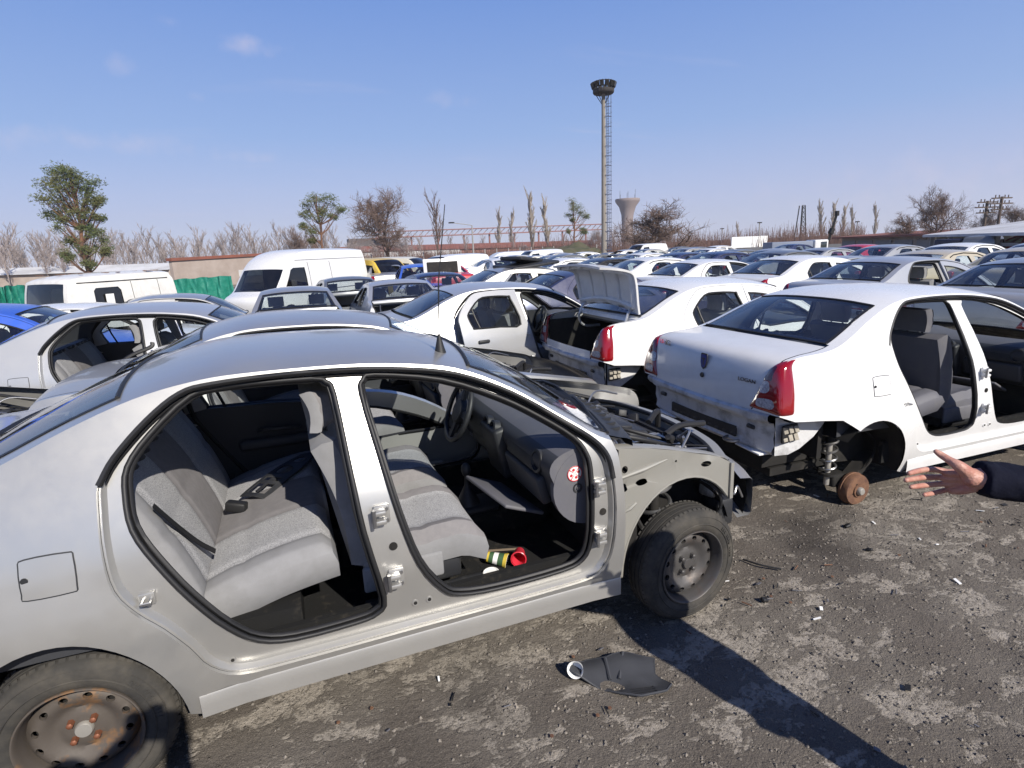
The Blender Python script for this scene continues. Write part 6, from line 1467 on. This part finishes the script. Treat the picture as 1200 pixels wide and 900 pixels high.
ph = person('photographer standing behind the viewpoint with both arms raised', [(B0 + rh * s * .10 + Vector((0, 0, .93)), B0 + rh * s * .13 + Vector((0, 0, .50)), B0 + rh * s * .14 + Vector((0, 0, .09))) for s in (-1, 1)],
    B0 + Vector((0, 0, 1.0)), B0 + Vector((0, 0, 1.37)), B0 + Vector((0, 0, 1.60)), B0 + fh * .05 + Vector((0, 0, 1.755)), fh, [(B0 + rh * s * .20 + Vector((0, 0, 1.52)), B0 + rh * s * .30 + fh * .10 + Vector((0, 0, 1.42)), h_ - Vector((0, 0, .035)) - FWD * .02) for s, h_ in ((-1, hl_), (1, hr_))], grip, .006, 4)
mb = MB(); cq = cam.matrix_world.to_euler(); mb.box(CAM - FWD * .105, (.135, .10, .05), 0, cq, bev=.012); mb.box(CAM - FWD * .105 + UPV * .06, (.05, .03, .045), 0, cq, bev=.01)
tag(mb.build('photo_camera', M['plastic']), 'black photo camera held by the photographer', 'camera')
# ================================================================== light
SUN_AZ = (.26, -.966); SUN_EL = R(36)
sun_d = bpy.data.lights.new('sun', 'SUN'); sun_d.energy = 5.0; sun_d.angle = R(.53); sun_d.color = (1.0, .94, .85)
sun = bpy.data.objects.new('sun', sun_d); COL.objects.link(sun)
sv = Vector((SUN_AZ[0] * math.cos(SUN_EL), SUN_AZ[1] * math.cos(SUN_EL), math.sin(SUN_EL)))
sun.rotation_euler = sv.to_track_quat('Z', 'Y').to_euler(); sun.location = (10, -40, 40)
W = bpy.data.worlds.new('World'); SC.world = W; W.use_nodes = True
nt = W.node_tree; bg = nt.nodes['Background']; sk = nt.nodes.new('ShaderNodeTexSky'); sk.sky_type = 'NISHITA'; sk.sun_disc = False
sk.sun_elevation = SUN_EL; sk.sun_rotation = math.atan2(SUN_AZ[0], SUN_AZ[1]); sk.air_density = 1.0; sk.dust_density = .15; sk.ozone_density = 3.5; sk.altitude = 50
bg.inputs[1].default_value = .15
def _w():
    N = nt.nodes.new; L = nt.links.new
    tc = N('ShaderNodeTexCoord'); sp = N('ShaderNodeSeparateXYZ'); L(tc.outputs['Generated'], sp.inputs[0])
    # thin streaky clouds: project the direction on a high plane
    mz = N('ShaderNodeMath'); mz.operation = 'ADD'; mz.inputs[1].default_value = .10; L(sp.outputs['Z'], mz.inputs[0])
    dv = N('ShaderNodeVectorMath'); dv.operation = 'DIVIDE'; cb = N('ShaderNodeCombineXYZ')
    for k in range(3): L(mz.outputs[0], cb.inputs[k])
    L(tc.outputs['Generated'], dv.inputs[0]); L(cb.outputs[0], dv.inputs[1])
    mp = N('ShaderNodeMapping'); mp.inputs['Rotation'].default_value = (0, 0, R(20)); mp.inputs['Scale'].default_value = (.55, 1.9, .0); mp.inputs['Location'].default_value = (1.3, .4, 0); L(dv.outputs[0], mp.inputs[0])
    n1 = N('ShaderNodeTexNoise'); n1.inputs['Scale'].default_value = 1.25; n1.inputs['Detail'].default_value = 9; n1.inputs['Roughness'].default_value = .58; L(mp.outputs[0], n1.inputs['Vector'])
    r1 = N('ShaderNodeMapRange'); r1.interpolation_type = 'SMOOTHSTEP'; r1.inputs[1].default_value = .585; r1.inputs[2].default_value = .80; L(n1.outputs['Fac'], r1.inputs[0])
    lo = N('ShaderNodeMapRange'); lo.inputs[1].default_value = .62; lo.inputs[2].default_value = .10; lo.inputs[3].default_value = .25; lo.inputs[4].default_value = .62; L(sp.outputs['Z'], lo.inputs[0])
    # small wisps and low bands in given directions of the sky: (direction, width, height, density)
    n3 = N('ShaderNodeTexNoise'); n3.inputs['Scale'].default_value = 26; n3.inputs['Detail'].default_value = 7; n3.inputs['Roughness'].default_value = .6; L(tc.outputs['Generated'], n3.inputs['Vector'])
    acc = None
    for px, py, wx, wy, am in ((292, 54, .050, .017, .75), (195, 25, .022, .011, .45), (142, 76, .026, .017, .40), (526, 117, .060, .015, .40), (230, 112, .020, .010, .35), (50, 160, .24, .020, .55), (290, 184, .06, .010, .45), (720, 146, .05, .010, .25), (1150, 215, .34, .060, .55)):
        c = sight(px, py).normalized(); rt = c.cross(Vector((0, 0, 1))).normalized(); up = rt.cross(c)
        r2 = None
        for vec, wd in ((rt, wx), (up, wy)):
            d = N('ShaderNodeVectorMath'); d.operation = 'DOT_PRODUCT'; d.inputs[1].default_value = tuple(vec / wd); L(tc.outputs['Generated'], d.inputs[0])
            q = N('ShaderNodeMath'); q.operation = 'MULTIPLY'; L(d.outputs['Value'], q.inputs[0]); L(d.outputs['Value'], q.inputs[1])
            if r2 is None: r2 = q
            else:
                a = N('ShaderNodeMath'); a.operation = 'ADD'; L(r2.outputs[0], a.inputs[0]); L(q.outputs[0], a.inputs[1]); r2 = a
        nn = N('ShaderNodeMath'); nn.operation = 'MULTIPLY_ADD'; nn.inputs[1].default_value = 4.0; nn.inputs[2].default_value = -2.2; L(n3.outputs['Fac'], nn.inputs[0])
        a = N('ShaderNodeMath'); a.operation = 'SUBTRACT'; L(r2.outputs[0], a.inputs[0]); L(nn.outputs[0], a.inputs[1])
        fr = N('ShaderNodeVectorMath'); fr.operation = 'DOT_PRODUCT'; fr.inputs[1].default_value = tuple(c); L(tc.outputs['Generated'], fr.inputs[0])
        gt = N('ShaderNodeMath'); gt.operation = 'GREATER_THAN'; gt.inputs[1].default_value = 0; L(fr.outputs['Value'], gt.inputs[0])
        m_ = N('ShaderNodeMapRange'); m_.interpolation_type = 'SMOOTHSTEP'; m_.inputs[1].default_value = 1.0; m_.inputs[2].default_value = -.9; m_.inputs[3].default_value = 0; m_.inputs[4].default_value = am * .5; L(a.outputs[0], m_.inputs[0])
        g = N('ShaderNodeMath'); g.operation = 'MULTIPLY'; L(m_.outputs[0], g.inputs[0]); L(gt.outputs[0], g.inputs[1])
        if acc is None: acc = g
        else:
            k_ = N('ShaderNodeMath'); k_.operation = 'MAXIMUM'; L(acc.outputs[0], k_.inputs[0]); L(g.outputs[0], k_.inputs[1]); acc = k_
    m0 = N('ShaderNodeMath'); m0.operation = 'MULTIPLY'; L(r1.outputs[0], m0.inputs[0]); L(lo.outputs[0], m0.inputs[1])
    m1 = N('ShaderNodeMath'); m1.operation = 'MULTIPLY'; L(m0.outputs[0], m1.inputs[0]); m1.inputs[1].default_value = .35
    ml = N('ShaderNodeMath'); ml.operation = 'MAXIMUM'; L(m1.outputs[0], ml.inputs[0]); L(acc.outputs[0], ml.inputs[1])
    rp = N('ShaderNodeValToRGB'); e = rp.color_ramp.elements; k = 1 / .178
    for p_, c_ in ((0., (.55, .575, .74)), (.07, (.46, .51, .745)), (.18, (.295, .425, .735)), (.40, (.14, .275, .67)), (.58, (.03, .08, .30))):
        q = e[0] if p_ == 0 else (e[len(e) - 1] if p_ == .58 else e.new(p_)); q.position = p_; q.color = (*c_, 1)
    L(sp.outputs['Z'], rp.inputs[0])
    sc_ = N('ShaderNodeVectorMath'); sc_.operation = 'SCALE'; sc_.inputs['Scale'].default_value = k; L(rp.outputs[0], sc_.inputs[0])
    hz = N('ShaderNodeMix'); hz.data_type = 'RGBA'; hz.inputs[0].default_value = .93; L(sk.outputs[0], hz.inputs[6]); L(sc_.outputs[0], hz.inputs[7])
    mx = N('ShaderNodeMix'); mx.data_type = 'RGBA'; mx.inputs[7].default_value = (3.9, 3.6, 4.3, 1); L(hz.outputs[2], mx.inputs[6]); L(ml.outputs[0], mx.inputs[0])
    L(mx.outputs[2], bg.inputs[0])
_w()
SC.view_settings.view_transform = 'Standard'; SC.view_settings.look = 'None'; SC.view_settings.exposure = 0.3; SC.view_settings.gamma = 1.0
SC.render.engine = 'CYCLES'; SC.cycles.use_denoising = True; SC.cycles.max_bounces = 8; SC.cycles.transparent_max_bounces = 24; SC.cycles.caustics_reflective = False; SC.cycles.caustics_refractive = False

# ================================================================== ground
def ground():
    def axis(lo, hi, c0, c1, f, far):
        a = list(np.arange(c0, c1 + 1e-6, f)); s = f
        x = c1
        while x < hi: s *= 1.22; x = min(hi, x + s); a.append(x)
        s = f; x = c0
        while x > lo: s *= 1.22; x = max(lo, x - s); a.insert(0, x)
        return a
    xs = axis(-310, 430, -2.0, 6.0, .045, 0); ys = axis(-150, 485, -3.2, 1.2, .045, 0)
    from mathutils import noise
    def h(x, y):
        k = math.hypot(x - 1.5, y + .8)
        if k > 14: return -.004
        f = max(0, 1 - k / 14)
        return f * (noise.noise(Vector((x * .8, y * .8, 0))) * .010 + noise.noise(Vector((x * 4, y * 4, 3))) * .0045 + noise.noise(Vector((x * 13, y * 13, 7))) * .0032) - .005
    vs = [(x, y, h(x, y)) for y in ys for x in xs]; n = len(xs)
    fs = [(j * n + i, j * n + i + 1, (j + 1) * n + i + 1, (j + 1) * n + i) for j in range(len(ys) - 1) for i in range(n - 1)]
    m = bpy.data.materials.new('broken_asphalt'); m.use_nodes = True; t = m.node_tree; b = t.nodes['Principled BSDF']; N = t.nodes.new; L = t.links.new
    tc = N('ShaderNodeTexCoord'); b.inputs['Roughness'].default_value = .9; b.inputs['Specular IOR Level'].default_value = .2
    def noi(sc, det, rough=.6, dist=0, vec=None):
        q = N('ShaderNodeTexNoise'); q.inputs['Scale'].default_value = sc; q.inputs['Detail'].default_value = det; q.inputs['Roughness'].default_value = rough; q.inputs['Distortion'].default_value = dist
        L(vec or tc.outputs['Object'], q.inputs['Vector']); return q.outputs['Fac']
    def rng(s, a, b_, c=0, d=1, sm=False):
        q = N('ShaderNodeMapRange'); q.inputs[1].default_value = a; q.inputs[2].default_value = b_; q.inputs[3].default_value = c; q.inputs[4].default_value = d
        if sm: q.interpolation_type = 'SMOOTHSTEP'
        L(s, q.inputs[0]); return q.outputs[0]
    def mix(f, a, b_):
        q = N('ShaderNodeMix'); q.data_type = 'RGBA'; L(f, q.inputs[0])
        for s, i in ((a, 6), (b_, 7)):
            if isinstance(s, tuple): q.inputs[i].default_value = (*s, 1)
            else: L(s, q.inputs[i])
        return q.outputs[2]
    def mth(op, a, b_):
        q = N('ShaderNodeMath'); q.operation = op
        for s, i in ((a, 0), (b_, 1)):
            if isinstance(s, (int, float)): q.inputs[i].default_value = s
            else: L(s, q.inputs[i])
        return q.outputs[0]
    base = mix(rng(noi(1.1, 8), .35, .65), (.162, .138, .114), (.245, .213, .178))
    base = mix(rng(noi(230, 3, .8), .36, .70), base, (.055, .049, .043))
    base = mix(rng(noi(150, 2, .7), .60, .74), base, (.24, .215, .18))
    # flaked-off pale concrete showing through
    mp = N('ShaderNodeMapping'); mp.inputs['Rotation'].default_value = (0, 0, R(-12)); mp.inputs['Scale'].default_value = (1.0, 1.55, 1); L(tc.outputs['Object'], mp.inputs[0])
    big = noi(.9, 4, .6); fl = noi(3.6, 12, .68, .35, mp.outputs[0]); fl2 = noi(9.5, 9, .66, .3, mp.outputs[0])
    thr = rng(big, .30, .62, .62, .48)
    df = mth('SUBTRACT', fl, thr); pat = rng(df, 0, .03, 0, 1)
    thr2 = rng(big, .30, .62, .645, .52); df2 = mth('SUBTRACT', fl2, thr2); pat2 = rng(df2, 0, .03)
    pt = mth('MULTIPLY', mth('MAXIMUM', pat, mth('MULTIPLY', pat2, .7)), rng(noi(55, 5, .75), .36, .46, .25, 1))
    pcol = mix(rng(noi(14, 6), .35, .7), (.33, .29, .24), (.48, .43, .365))
    pcol = mix(rng(noi(120, 3, .8), .58, .72), pcol, (.11, .095, .08))
    col = mix(mth('MULTIPLY', pt, .88), base, pcol)
    vo = N('ShaderNodeTexVoronoi'); vo.inputs['Scale'].default_value = 46; vo.inputs['Randomness'].default_value = 1; L(tc.outputs['Object'], vo.inputs['Vector'])
    sc3 = N('ShaderNodeSeparateColor'); L(vo.outputs['Color'], sc3.inputs[0])
    sz = mth('MULTIPLY', rng(sc3.outputs[0], .45, 1, 0, .42), rng(noi(1.7, 4), .38, .62, .45, 1)); peb = rng(mth('SUBTRACT', sz, vo.outputs['Distance']), 0, .10)
    pebc = mix(sc3.outputs[1], (.16, .14, .12), (.36, .32, .27)); col = mix(mth('MULTIPLY', peb, .85), col, pebc)
    col = mix(mth('MULTIPLY', rng(noi(.9, 5, .6), .46, .66), .38), col, (.33, .30, .255))      # dust drifts
    # dark oil
    oil = mth('MULTIPLY', rng(noi(.55, 4), .60, .72), .65); col = mix(oil, col, (.028, .024, .022))
    L(col, b.inputs['Base Color'])
    hgt = mth('ADD', mth('ADD', mth('MULTIPLY', peb, .9), mth('MULTIPLY', noi(140, 4, .75), .45)), mth('ADD', mth('MULTIPLY', pt, -.35), mth('MULTIPLY', noi(32, 5, .7), .8)))
    bp = N('ShaderNodeBump'); bp.inputs['Strength'].default_value = 1.0; bp.inputs['Distance'].default_value = .017; L(hgt, bp.inputs['Height']); L(bp.outputs[0], b.inputs['Normal'])
    me = bpy.data.meshes.new('ground'); me.from_pydata(vs, [], fs); me.materials.append(m); me.polygons.foreach_set('use_smooth', [True] * len(fs)); me.update()
    tag(link('ground', me), kind='structure')
    # loose stones
    g = random.Random(3); mb = MB()
    for k in range(11000):
        x = g.uniform(-1.4, 5.6); y = g.uniform(-2.3, .6)
        if k < 6500: x = g.uniform(.2, 4.5); y = g.uniform(-2.2, -.2)
        r = .0024 + .009 * g.random() ** 3.2; q = [Vector((g.uniform(-1, 1), g.uniform(-1, 1), g.uniform(-.7, .7))).normalized() * r * g.uniform(.7, 1.2) for _ in range(6)]
        q = [Vector((r * g.uniform(.6, 1.2), 0, 0)), Vector((-r * g.uniform(.6, 1.2), 0, 0)), Vector((0, r * g.uniform(.6, 1.2), 0)), Vector((0, -r * g.uniform(.6, 1.2), 0)), Vector((0, 0, r * g.uniform(.5, 1))), Vector((0, 0, -r * .5))]
        a = g.uniform(0, 6.28); c, s = math.cos(a), math.sin(a); z = h(x, y) + r * .3
        mb.add([(x + c * p.x - s * p.y, y + s * p.x + c * p.y, z + p.z) for p in q], [(0, 2, 4), (2, 1, 4), (1, 3, 4), (3, 0, 4), (2, 0, 5), (1, 2, 5), (3, 1, 5), (0, 3, 5)], 0)
    tag(mb.build('gravel', mat('loose_stones', (.25, .22, .185), .9, noise=((.10, .09, .08), 9, .4, .6)), None, 0), kind='stuff')
ground()
# ================================================================== air
mb = MB(); mb.box((60, 165, 14.5), (760, 660, 31), 0)
hm = bpy.data.materials.new('haze_air'); hm.use_nodes = True; t_ = hm.node_tree; t_.nodes.clear()
ho = t_.nodes.new('ShaderNodeOutputMaterial'); hv = t_.nodes.new('ShaderNodeVolumePrincipled'); hv.inputs['Color'].default_value = (.93, .96, 1.0, 1); hv.inputs['Density'].default_value = 0.0006; hv.inputs['Anisotropy'].default_value = .2
t_.links.new(hv.outputs[0], ho.inputs['Volume'])
tag(mb.build('haze', hm, None, 0), kind='stuff')
